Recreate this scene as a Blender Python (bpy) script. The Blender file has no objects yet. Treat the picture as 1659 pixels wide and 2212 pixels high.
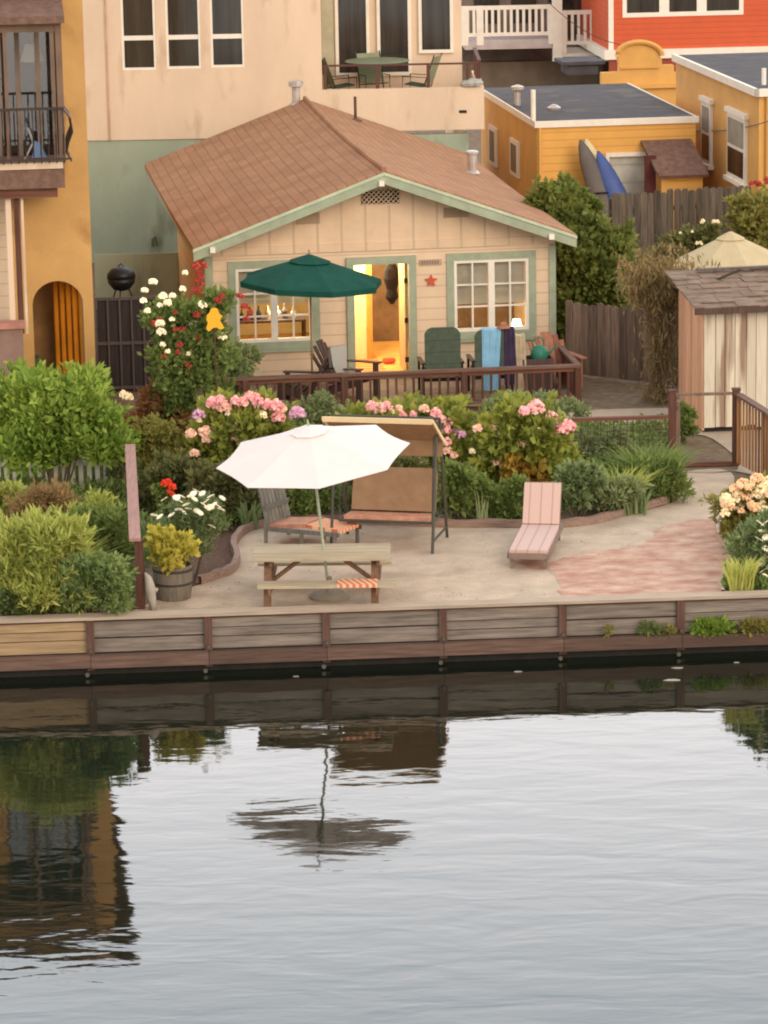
import bpy, math, random
import numpy as np
from mathutils import Vector, Matrix
random.seed(7)
sc = bpy.context.scene
COL = sc.collection
rad = math.radians
# ------------------------------------------------------------------ camera
K = 1.1302                      # photo px -> the px grid used for surveying below (1659 x 2212)
FP = 8500.0 / K
TH = math.atan(1945 / 8500.0); RO = .018; HC = 12.0
FW = Vector((0, math.cos(TH), -math.sin(TH)))
U0 = Vector((0, math.sin(TH), math.cos(TH))); R0 = Vector((1, 0, 0))
RC = R0 * math.cos(RO) - U0 * math.sin(RO)
UC = U0 * math.cos(RO) + R0 * math.sin(RO)
CAMP = Vector((0, 0, HC))
cam = bpy.data.cameras.new('camera'); co = bpy.data.objects.new('camera', cam); COL.objects.link(co)
cam.sensor_fit = 'VERTICAL'; cam.sensor_height = 24; cam.lens = 8500 / 2500 * 24
cam.clip_start = 1; cam.clip_end = 3000
m = Matrix.Identity(4)
for i in range(3):
    m[i][0] = RC[i]; m[i][1] = UC[i]; m[i][2] = -FW[i]; m[i][3] = CAMP[i]
co.matrix_world = m
sc.camera = co
# ------------------------------------------------------------------ sky, sun, exposure
SUN_EL, SUN_AZ = 24, 150
w = bpy.data.worlds.new('World'); sc.world = w; w.use_nodes = True
nt = w.node_tree; nt.nodes.clear()
out = nt.nodes.new('ShaderNodeOutputWorld'); bg = nt.nodes.new('ShaderNodeBackground')
sky = nt.nodes.new('ShaderNodeTexSky'); sky.sky_type = 'NISHITA'; sky.sun_disc = False
sky.sun_elevation = rad(SUN_EL); sky.sun_rotation = rad(SUN_AZ); sky.dust_density = 3; sky.air_density = 1.2
tc = nt.nodes.new('ShaderNodeTexCoord'); nz = nt.nodes.new('ShaderNodeTexNoise')
nz.inputs['Scale'].default_value = 2.2; nz.inputs['Detail'].default_value = 3
sx = nt.nodes.new('ShaderNodeSeparateXYZ'); nt.links.new(tc.outputs['Generated'], sx.inputs[0])
rmp = nt.nodes.new('ShaderNodeValToRGB')
rmp.color_ramp.elements[0].position = 0.0; rmp.color_ramp.elements[0].color = (1.05, .98, .92, 1)
rmp.color_ramp.elements[1].position = .9; rmp.color_ramp.elements[1].color = (.50, .51, .54, 1)
e = rmp.color_ramp.elements.new(.28); e.color = (.97, .93, .93, 1)
e = rmp.color_ramp.elements.new(.39); e.color = (.64, .70, .75, 1)
nt.links.new(sx.outputs[2], rmp.inputs[0])
ymr = nt.nodes.new('ShaderNodeMapRange'); ymr.inputs[1].default_value = .1; ymr.inputs[2].default_value = .95; ymr.inputs[3].default_value = 17.0; ymr.inputs[4].default_value = 36.0
nt.links.new(sx.outputs[1], ymr.inputs[0])
vm = nt.nodes.new('ShaderNodeVectorMath'); vm.operation = 'SCALE'; vm.inputs['Scale'].default_value = 15.0
nt.links.new(rmp.outputs[0], vm.inputs[0]); nt.links.new(ymr.outputs[0], vm.inputs['Scale'])
mx = nt.nodes.new('ShaderNodeMix'); mx.data_type = 'RGBA'
nt.links.new(tc.outputs['Generated'], nz.inputs['Vector'])
mr = nt.nodes.new('ShaderNodeMapRange'); mr.inputs[3].default_value = .78; mr.inputs[4].default_value = .96
nt.links.new(nz.outputs[0], mr.inputs[0]); nt.links.new(mr.outputs[0], mx.inputs[0])
nt.links.new(sky.outputs[0], mx.inputs[6]); nt.links.new(vm.outputs[0], mx.inputs[7])
nt.links.new(mx.outputs[2], bg.inputs[0]); bg.inputs[1].default_value = .10
nt.links.new(bg.outputs[0], out.inputs[0])
sl = bpy.data.lights.new('sun', 'SUN'); sl.energy = 1.2; sl.angle = rad(36); sl.color = (1.0, .77, .58)
so = bpy.data.objects.new('sun', sl); COL.objects.link(so)
sd = Vector((math.sin(rad(SUN_AZ)) * math.cos(rad(SUN_EL)), math.cos(rad(SUN_AZ)) * math.cos(rad(SUN_EL)), math.sin(rad(SUN_EL))))
so.rotation_euler = sd.to_track_quat('Z', 'Y').to_euler()
sc.view_settings.view_transform = 'Standard'; sc.view_settings.look = 'None'
sc.view_settings.exposure = 0.24; sc.view_settings.gamma = 1
try: sc.cycles.pixel_filter_type = 'BLACKMAN_HARRIS'; sc.cycles.filter_width = 2.0
except Exception: pass
sc.cycles.max_bounces = 6; sc.cycles.transparent_max_bounces = 12

# ------------------------------------------------------------------ surveying helpers (world = metres, camera at x=y=0)
def ray(px, py):
    return FW * FP + RC * (px - 829.5) + UC * (1106 - py)
def G(px, py, z=.65):
    d = ray(px, py); return CAMP + d * ((z - HC) / d.z)
def atY(px, py, Y):
    d = ray(px, py); return CAMP + d * (Y / d.y)
class Frame:
    def __init__(s, O, deg, z0=.65):
        s.O = Vector((O[0], O[1], 0)); s.a = rad(deg); s.z0 = z0
        s.e = Vector((math.cos(s.a), math.sin(s.a), 0)); s.n = Vector((-math.sin(s.a), math.cos(s.a), 0))
    def loc(s): return (s.O.x, s.O.y, s.z0)
    def f(s, px, py, ly=0):          # point on the plane local y = ly -> local (x, z)
        d = ray(px, py); P = s.O + s.n * ly
        t = (P - CAMP).dot(s.n) / d.dot(s.n); W = CAMP + d * t
        return ((W - s.O).dot(s.e), W.z - s.z0)
    def side(s, px, py, lx=0):       # plane local x = lx -> local (y, z)
        d = ray(px, py); P = s.O + s.e * lx
        t = (P - CAMP).dot(s.e) / d.dot(s.e); W = CAMP + d * t
        return ((W - s.O).dot(s.n), W.z - s.z0)
    def g(s, px, py, z=0):
        W = G(px, py, z + s.z0); return ((W - s.O).dot(s.e), (W - s.O).dot(s.n))

# ------------------------------------------------------------------ materials
def L(r, g, b):
    f = lambda v: (v / 255 / 12.92) if v <= 10 else ((v / 255 + .055) / 1.055) ** 2.4
    return (f(r), f(g), f(b))
def newmat(name):
    m = bpy.data.materials.new(name); m.use_nodes = True; nt = m.node_tree
    return m, nt, nt.nodes['Principled BSDF']
def N(nt, t, **kw):
    n = nt.nodes.new(t)
    for k, v in kw.items():
        if k in n.inputs.keys(): n.inputs[k].default_value = v
        else: setattr(n, k, v)
    return n
def scal(c, f): return (min(1, c[0] * f), min(1, c[1] * f), min(1, c[2] * f), 1)
def mapping(nt, scale=(1, 1, 1), rot=(0, 0, 0)):
    t = N(nt, 'ShaderNodeTexCoord'); mp = N(nt, 'ShaderNodeMapping')
    mp.inputs['Scale'].default_value = scale; mp.inputs['Rotation'].default_value = rot
    nt.links.new(t.outputs['Object'], mp.inputs[0]); return mp
def MAT(name, col, rough=.75, var=.18, scale=2.5, stretch=(1, 1, 1), bump=.15, bscale=60, island=0.0, spec=.3, metal=0, dirt=None, lines=None, alt=None):
    """noise-mottled surface; lines=(axis, pitch, depth) makes board joints in relief, their groove shade painted darker"""
    m, nt, b = newmat(name)
    mp = mapping(nt, stretch)
    n1 = N(nt, 'ShaderNodeTexNoise', Scale=scale, Detail=7, Roughness=.6); nt.links.new(mp.outputs[0], n1.inputs['Vector'])
    r = N(nt, 'ShaderNodeMapRange'); r.inputs[1].default_value = .3; r.inputs[2].default_value = .7
    nt.links.new(n1.outputs[0], r.inputs[0])
    mxx = N(nt, 'ShaderNodeMix', data_type='RGBA')
    mxx.inputs[6].default_value = scal(col, 1 - var); mxx.inputs[7].default_value = scal(alt, 1) if alt else scal(col, 1 + var)
    nt.links.new(r.outputs[0], mxx.inputs[0]); last = mxx.outputs[2]
    if island:
        g = N(nt, 'ShaderNodeNewGeometry'); r2 = N(nt, 'ShaderNodeMapRange')
        r2.inputs[3].default_value = 1 - island; r2.inputs[4].default_value = 1 + island
        nt.links.new(g.outputs['Random Per Island'], r2.inputs[0])
        vm = N(nt, 'ShaderNodeVectorMath', operation='SCALE'); nt.links.new(last, vm.inputs[0]); nt.links.new(r2.outputs[0], vm.inputs['Scale']); last = vm.outputs[0]
    if dirt:
        n2 = N(nt, 'ShaderNodeTexNoise', Scale=dirt[1], Detail=5); nt.links.new(mp.outputs[0], n2.inputs['Vector'])
        r3 = N(nt, 'ShaderNodeMapRange'); r3.inputs[1].default_value = dirt[2]; r3.inputs[2].default_value = dirt[2] + .12
        nt.links.new(n2.outputs[0], r3.inputs[0])
        m3 = N(nt, 'ShaderNodeMix', data_type='RGBA'); m3.inputs[7].default_value = (*dirt[0], 1)
        nt.links.new(r3.outputs[0], m3.inputs[0]); nt.links.new(last, m3.inputs[6]); last = m3.outputs[2]
    nt.links.new(last, b.inputs['Base Color'])
    b.inputs['Roughness'].default_value = rough; b.inputs['Metallic'].default_value = metal
    b.inputs['Specular IOR Level'].default_value = spec
    n3 = N(nt, 'ShaderNodeTexNoise', Scale=bscale, Detail=3); nt.links.new(mp.outputs[0], n3.inputs['Vector'])
    bp = N(nt, 'ShaderNodeBump', Strength=bump, Distance=.02); nt.links.new(n3.outputs[0], bp.inputs['Height'])
    nrm = bp.outputs[0]
    if lines:
        t = N(nt, 'ShaderNodeTexCoord'); sp = N(nt, 'ShaderNodeSeparateXYZ'); nt.links.new(t.outputs['Object'], sp.inputs[0])
        dv = N(nt, 'ShaderNodeMath', operation='DIVIDE'); nt.links.new(sp.outputs[lines[0]], dv.inputs[0]); dv.inputs[1].default_value = lines[1]
        fr = N(nt, 'ShaderNodeMath', operation='FRACT'); nt.links.new(dv.outputs[0], fr.inputs[0])
        pp = N(nt, 'ShaderNodeMath', operation='GREATER_THAN'); nt.links.new(fr.outputs[0], pp.inputs[0]); pp.inputs[1].default_value = .1
        b2 = N(nt, 'ShaderNodeBump', Strength=lines[2], Distance=.012); nt.links.new(pp.outputs[0], b2.inputs['Height']); nt.links.new(nrm, b2.inputs['Normal']); nrm = b2.outputs[0]
        jm = N(nt, 'ShaderNodeMix', data_type='RGBA'); jm.inputs[6].default_value = scal(col, .8)  # groove shade of the joints put in as a darker base colour
        nt.links.new(pp.outputs[0], jm.inputs[0]); nt.links.new(last, jm.inputs[7]); nt.links.new(jm.outputs[2], b.inputs['Base Color'])
    nt.links.new(nrm, b.inputs['Normal'])
    return m
def WOOD(name, col, axis=2, var=.35, island=.22, rough=.8, dirt=None, fine=26):
    st = [1, 1, 1]; st[axis] = .07
    return MAT(name, col, rough=rough, var=var, scale=fine, stretch=tuple(st), bump=.3, bscale=30, island=island, dirt=dirt)
def LEAF(name, c1, c2, trans=.34, rough=.6, pos=1.3):
    c1 = tuple(v * k_ + .006 for v, k_ in zip(c1, (2.0, 1.9, 1.7))); c2 = tuple(min(.9, v * k_ if max(c2) < .5 else v) for v, k_ in zip(c2, (1.8, 1.68, 1.6)))
    m, nt, b = newmat(name)
    g = N(nt, 'ShaderNodeNewGeometry'); t = N(nt, 'ShaderNodeTexCoord')
    nz = N(nt, 'ShaderNodeTexNoise', Scale=pos, Detail=4); nt.links.new(t.outputs['Object'], nz.inputs['Vector'])
    ad = N(nt, 'ShaderNodeMath', operation='MULTIPLY_ADD'); ad.inputs[1].default_value = .55
    nt.links.new(g.outputs['Random Per Island'], ad.inputs[0])
    r = N(nt, 'ShaderNodeMapRange'); r.inputs[1].default_value = .3; r.inputs[2].default_value = .7; r.inputs[4].default_value = .5
    nt.links.new(nz.outputs[0], r.inputs[0]); nt.links.new(r.outputs[0], ad.inputs[2])
    mxx = N(nt, 'ShaderNodeMix', data_type='RGBA'); mxx.inputs[6].default_value = (*c1, 1); mxx.inputs[7].default_value = (*c2, 1)
    nt.links.new(ad.outputs[0], mxx.inputs[0]); nt.links.new(mxx.outputs[2], b.inputs['Base Color'])
    b.inputs['Roughness'].default_value = rough; b.inputs['Specular IOR Level'].default_value = .25
    tr = N(nt, 'ShaderNodeBsdfTranslucent'); nt.links.new(mxx.outputs[2], tr.inputs[0])
    ms = N(nt, 'ShaderNodeMixShader'); ms.inputs[0].default_value = trans
    nt.links.new(b.outputs[0], ms.inputs[1]); nt.links.new(tr.outputs[0], ms.inputs[2])
    nt.links.new(ms.outputs[0], nt.nodes['Material Output'].inputs[0]); return m
def EMIT(name, col, s):
    m, nt, b = newmat(name); b.inputs['Base Color'].default_value = (*col, 1)
    b.inputs['Emission Color'].default_value = (*col, 1); b.inputs['Emission Strength'].default_value = s; return m
def GLASS(name, tint=(.8, .85, .85), refl=.16):
    m, nt, b = newmat(name); nt.nodes.remove(b)
    t = N(nt, 'ShaderNodeBsdfTransparent'); t.inputs[0].default_value = (*tint, 1)
    g = N(nt, 'ShaderNodeBsdfGlossy', Roughness=.04); lw = N(nt, 'ShaderNodeFresnel', IOR=1.5)
    ad = N(nt, 'ShaderNodeMath', operation='ADD'); ad.inputs[1].default_value = refl; nt.links.new(lw.outputs[0], ad.inputs[0])
    ms = N(nt, 'ShaderNodeMixShader'); nt.links.new(ad.outputs[0], ms.inputs[0]); nt.links.new(t.outputs[0], ms.inputs[1]); nt.links.new(g.outputs[0], ms.inputs[2])
    nt.links.new(ms.outputs[0], nt.nodes['Material Output'].inputs[0]); return m

m_ochre = MAT('ochre_stucco', L(202, 156, 94), var=.12, scale=1.2, bump=.4, bscale=45, dirt=(L(172, 126, 74), 1.1, .55))
m_ochre_in = MAT('orange_plaster', L(214, 132, 26), var=.25, scale=2)
m_beige = MAT('beige_stucco', L(222, 196, 166), var=.10, scale=.8, stretch=(1, 1, .35), bump=.3, bscale=40, dirt=(L(200, 172, 142), 1.7, .57))
m_sage = MAT('sage_stucco', L(158, 166, 142), var=.14, scale=.9, stretch=(1, 1, .4), bump=.3, bscale=40, dirt=(L(136, 140, 116), 1.6, .56))
m_cream = MAT('cream_siding', L(225, 197, 164), var=.08, scale=2, stretch=(1, 1, .5), lines=(2, .2, .5))
m_gable = MAT('cream_vertical_boards', L(220, 191, 157), var=.1, scale=2, lines=(0, .42, .15))
m_trim = MAT('sage_green_trim', L(160, 167, 140), var=.14, scale=5)
m_white = MAT('white_paint', L(236, 226, 208), var=.07, scale=4, bump=.08)
m_yel = MAT('yellow_siding', L(228, 170, 88), var=.08, scale=1.5, lines=(2, .17, .6))
m_yelp = MAT('yellow_plaster', L(216, 164, 90), var=.1, scale=1.5)
m_red = MAT('red_siding', L(206, 94, 58), var=.07, scale=1.5, lines=(2, .15, .5))
m_grey = MAT('grey_paint', L(168, 160, 148), var=.1)
m_black = MAT('black_metal', L(32, 30, 30), rough=.4, var=.3)
m_darkm = MAT('dark_bronze_metal', L(62, 50, 42), rough=.5, var=.2)
m_steel = MAT('galvanised_steel', L(190, 180, 170), rough=.4, var=.2, metal=.5, scale=9)
m_tar = MAT('black_roofing', L(76, 72, 74), rough=.9, var=.22, scale=2.5, bscale=90, bump=.4, dirt=(L(96, 88, 82), 1.1, .56))
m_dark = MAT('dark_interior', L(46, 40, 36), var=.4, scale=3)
m_bwood = WOOD('brown_stained_wood', L(112, 72, 56), 0)
m_bwoodz = WOOD('brown_post_wood', L(92, 60, 48), 2)
m_rail = WOOD('weathered_rail_wood', L(112, 84, 70), 0)
m_fence = WOOD('weathered_fence_boards', L(118, 96, 80), 2, var=.45, island=.35)
m_fence2 = WOOD('grey_fence_boards', L(92, 80, 66), 2, var=.45, island=.35)
m_cap = WOOD('bulkhead_cap_wood', L(172, 152, 130), 0, var=.2)
m_board = WOOD('bulkhead_board_wood', L(126, 114, 102), 0, var=.4, island=.25, dirt=(L(84, 68, 58), 2.5, .58))
m_boardt = WOOD('fresh_tan_board', L(160, 134, 100), 0, var=.25, island=.12)
m_bpost = WOOD('bulkhead_post_wood', L(94, 68, 56), 2, var=.4)
m_waler = WOOD('bulkhead_waler_wood', L(98, 76, 64), 0, var=.35, dirt=(L(78, 60, 48), 3, .55))
m_table = WOOD('picnic_table_wood', L(174, 158, 130), 0, var=.28, island=.12)
m_tleg = WOOD('picnic_leg_wood', L(124, 92, 70), 2, var=.3)
m_canvas = MAT('white_canvas', L(254, 244, 238), var=.02, scale=3, rough=.9, bump=.1)
m_gcanvas = MAT('dark_green_canvas', L(28, 92, 76), var=.18, scale=4, rough=.85)
m_ccanvas = MAT('cream_canvas', L(230, 212, 170), var=.06, scale=4, rough=.9)
m_swingc = MAT('tan_swing_fabric', L(180, 146, 112), var=.12, scale=6, rough=.9)
m_swingt = MAT('lit_swing_canopy', L(226, 198, 152), var=.08, rough=.9)  # canopy fabric paled for its lit edges, the light put into the colour
m_orange = MAT('orange_cushion', L(190, 136, 108), var=.25, scale=9, rough=.9)
m_greych = WOOD('grey_weathered_chair_wood', L(112, 108, 98), 2, var=.3)
m_bchair = WOOD('dark_brown_chair_wood', L(86, 66, 58), 2, var=.3)
m_rchair = WOOD('redwood_chair_wood', L(160, 104, 78), 2, var=.3)
m_greenf = MAT('green_chair_fabric', L(78, 88, 72), var=.2, scale=8, rough=.9, lines=(2, .2, .5))
m_blue = MAT('light_blue_towel', L(132, 180, 206), var=.12, scale=6, rough=.95)
m_purple = MAT('purple_cloth', L(62, 48, 72), var=.25, scale=6, rough=.95)
m_straw = MAT('straw_cloth', L(186, 168, 138), var=.2, scale=6, rough=.95)
m_gtowel = MAT('grey_towel', L(168, 164, 154), var=.12, rough=.95)
m_teal = MAT('teal_plastic', L(48, 118, 94), var=.15, rough=.45)
m_barrel = WOOD('barrel_staves', L(110, 100, 86), 2, var=.35)
m_hoop = MAT('rusty_hoop', L(62, 56, 50), rough=.6)
m_soil = MAT('bark_soil', L(104, 78, 62), var=.45, scale=14, bump=.8, bscale=50, rough=.95)
m_land = MAT('garden_soil', L(126, 106, 84), var=.35, scale=6, bump=.8, rough=.95)
m_stone = MAT('pale_stone', L(170, 160, 144), var=.15, scale=6)
m_redorn = MAT('red_enamel', L(204, 88, 58), var=.12, rough=.5)
m_yelorn = MAT('yellow_enamel', L(246, 178, 44), var=.04, rough=.5)
m_lamp = MAT('lamp_shade_cloth', L(214, 206, 180), var=.05)
m_pinktrim = MAT('pink_coping', L(176, 122, 104), var=.2, scale=5)
m_kgrey = MAT('grey_kayak_plastic', L(98, 88, 80), var=.2, rough=.5)
m_kblue = MAT('blue_kayak_plastic', L(66, 86, 140), var=.2, rough=.45)
m_kcream = MAT('cream_board_plastic', L(214, 198, 152), var=.15, rough=.5)
m_shing = MAT('brown_shingles', L(120, 92, 78), var=.3, scale=8, bscale=20, bump=.6, rough=.95)
m_shedroof = MAT('grey_wood_shakes', L(130, 108, 90), var=.4, scale=7, stretch=(.4, 1, 1), bscale=15, bump=.8, rough=.95)
m_shedw = WOOD('peeling_white_boards', L(206, 194, 170), 2, var=.1, island=.12, dirt=(L(150, 124, 102), 5, .52))
m_shedo = WOOD('orange_cedar_boards', L(218, 164, 130), 2, var=.2, island=.2)
m_curt = MAT('grey_curtain', L(74, 68, 62), var=.5, scale=4, stretch=(7, 7, .2), rough=.9)
m_pglass = MAT('dark_window_glass', L(52, 48, 42), var=.5, rough=.1, scale=1.6, stretch=(4, 4, .25), bump=0, spec=.6)
m_glass = GLASS('window_glass')
def canvas_light(m):
    nt = m.node_tree; b = nt.nodes['Principled BSDF']; o_ = nt.nodes['Material Output']; tr = N(nt, 'ShaderNodeBsdfTranslucent'); ms = N(nt, 'ShaderNodeMixShader'); ms.inputs[0].default_value = .4
    nt.links.new(b.inputs['Base Color'].links[0].from_socket, tr.inputs[0]); nt.links.new(b.outputs[0], ms.inputs[1]); nt.links.new(tr.outputs[0], ms.inputs[2]); nt.links.new(ms.outputs[0], o_.inputs[0])
for m_ in (m_canvas, m_gcanvas, m_ccanvas, m_swingc): canvas_light(m_)
m_shade = MAT('white_roman_shade', L(214, 204, 190), var=.06, scale=3)
m_room = MAT('pale_yellow_room_paint', L(226, 206, 150), var=.05)
m_floor = MAT('orange_room_floor', L(218, 168, 92), var=.15, scale=3)
m_rug = MAT('striped_rug', L(224, 120, 70), var=.2, scale=4, lines=(1, .16, 0))
m_glow = EMIT('lit_lamp_shade', (1, .82, .45), 9)
m_edge = WOOD('garden_edging_wood', L(146, 120, 104), 0, var=.3, island=.06)
m_patio = MAT('patio_gravel', L(196, 174, 150), var=.16, scale=2.6, bump=.9, bscale=42, rough=.95, dirt=(L(172, 150, 126), .9, .53))
m_redg = MAT('red_brick_dust', L(182, 124, 104), var=.14, scale=3.2, stretch=(.8, 1.3, 1), bump=.8, bscale=42, rough=.95, alt=L(214, 182, 156))
m_path = MAT('concrete_path', L(176, 158, 136), var=.12, scale=3, rough=.95)
m_mesh = MAT('dark_wire', L(70, 62, 54), rough=.6)
m_bolt = MAT('steel_bolt', L(96, 92, 78), rough=.5, metal=.3)

# shingled roof of the cottage: small courses along the slope
def shingle():
    m, nt, b = newmat('cottage_roof_shingles')
    t = N(nt, 'ShaderNodeTexCoord'); sp = N(nt, 'ShaderNodeSeparateXYZ'); cb = N(nt, 'ShaderNodeCombineXYZ')
    nt.links.new(t.outputs['Object'], sp.inputs[0]); nt.links.new(sp.outputs[1], cb.inputs[0]); nt.links.new(sp.outputs[0], cb.inputs[1])
    br = N(nt, 'ShaderNodeTexBrick', Scale=1.0); nt.links.new(cb.outputs[0], br.inputs['Vector'])
    br.inputs['Brick Width'].default_value = .38; br.inputs['Row Height'].default_value = .17; br.inputs['Mortar Size'].default_value = .012
    br.inputs['Mortar Smooth'].default_value = .4
    br.inputs['Color1'].default_value = (*L(168, 124, 92), 1); br.inputs['Color2'].default_value = (*L(157, 114, 84), 1); br.inputs['Mortar'].default_value = (*L(147, 105, 78), 1)
    nz = N(nt, 'ShaderNodeTexNoise', Scale=1.1, Detail=8, Roughness=.7); nt.links.new(t.outputs['Object'], nz.inputs['Vector'])
    r = N(nt, 'ShaderNodeMapRange'); r.inputs[1].default_value = .3; r.inputs[2].default_value = .7; r.inputs[3].default_value = .86; r.inputs[4].default_value = 1.14
    nt.links.new(nz.outputs[0], r.inputs[0]); vm = N(nt, 'ShaderNodeVectorMath', operation='SCALE')
    nt.links.new(br.outputs[0], vm.inputs[0]); nt.links.new(r.outputs[0], vm.inputs['Scale']); nt.links.new(vm.outputs[0], b.inputs['Base Color'])
    bp = N(nt, 'ShaderNodeBump', Strength=.6, Distance=.02); nt.links.new(br.outputs['Fac'], bp.inputs['Height']); bp.invert = True
    n3 = N(nt, 'ShaderNodeTexNoise', Scale=40); nt.links.new(t.outputs['Object'], n3.inputs['Vector'])
    b2 = N(nt, 'ShaderNodeBump', Strength=.3, Distance=.02); nt.links.new(n3.outputs[0], b2.inputs['Height']); nt.links.new(bp.outputs[0], b2.inputs['Normal'])
    nt.links.new(b2.outputs[0], b.inputs['Normal']); b.inputs['Roughness'].default_value = .95; b.inputs['Specular IOR Level'].default_value = .15
    return m
m_roof = shingle()
def stripes(name, c1, c2, axis, pitch, duty=.5, slant=0):
    m, nt, b = newmat(name)
    t = N(nt, 'ShaderNodeTexCoord'); sp = N(nt, 'ShaderNodeSeparateXYZ'); nt.links.new(t.outputs['Object'], sp.inputs[0])
    sk = N(nt, 'ShaderNodeMath', operation='MULTIPLY_ADD'); nt.links.new(sp.outputs[1 - axis if axis < 2 else 0], sk.inputs[0]); sk.inputs[1].default_value = slant; nt.links.new(sp.outputs[axis], sk.inputs[2])
    dv = N(nt, 'ShaderNodeMath', operation='DIVIDE'); nt.links.new(sk.outputs[0], dv.inputs[0]); dv.inputs[1].default_value = pitch
    fr = N(nt, 'ShaderNodeMath', operation='FRACT'); nt.links.new(dv.outputs[0], fr.inputs[0])
    gt = N(nt, 'ShaderNodeMath', operation='GREATER_THAN'); nt.links.new(fr.outputs[0], gt.inputs[0]); gt.inputs[1].default_value = duty
    mxx = N(nt, 'ShaderNodeMix', data_type='RGBA'); mxx.inputs[6].default_value = (*c1, 1); mxx.inputs[7].default_value = (*c2, 1)
    nt.links.new(gt.outputs[0], mxx.inputs[0]); nt.links.new(mxx.outputs[2], b.inputs['Base Color']); b.inputs['Roughness'].default_value = .9
    return m
m_pinkc = stripes('pink_striped_cushion', L(204, 172, 158), L(184, 148, 136), 0, .16, .86)
m_towelst = stripes('orange_striped_towel', L(232, 190, 150), L(212, 116, 78), 0, .085, .5, .4)
m_rugst = stripes('chevron_rug', L(232, 160, 90), L(214, 104, 62), 1, .22, .5, .35)

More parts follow.
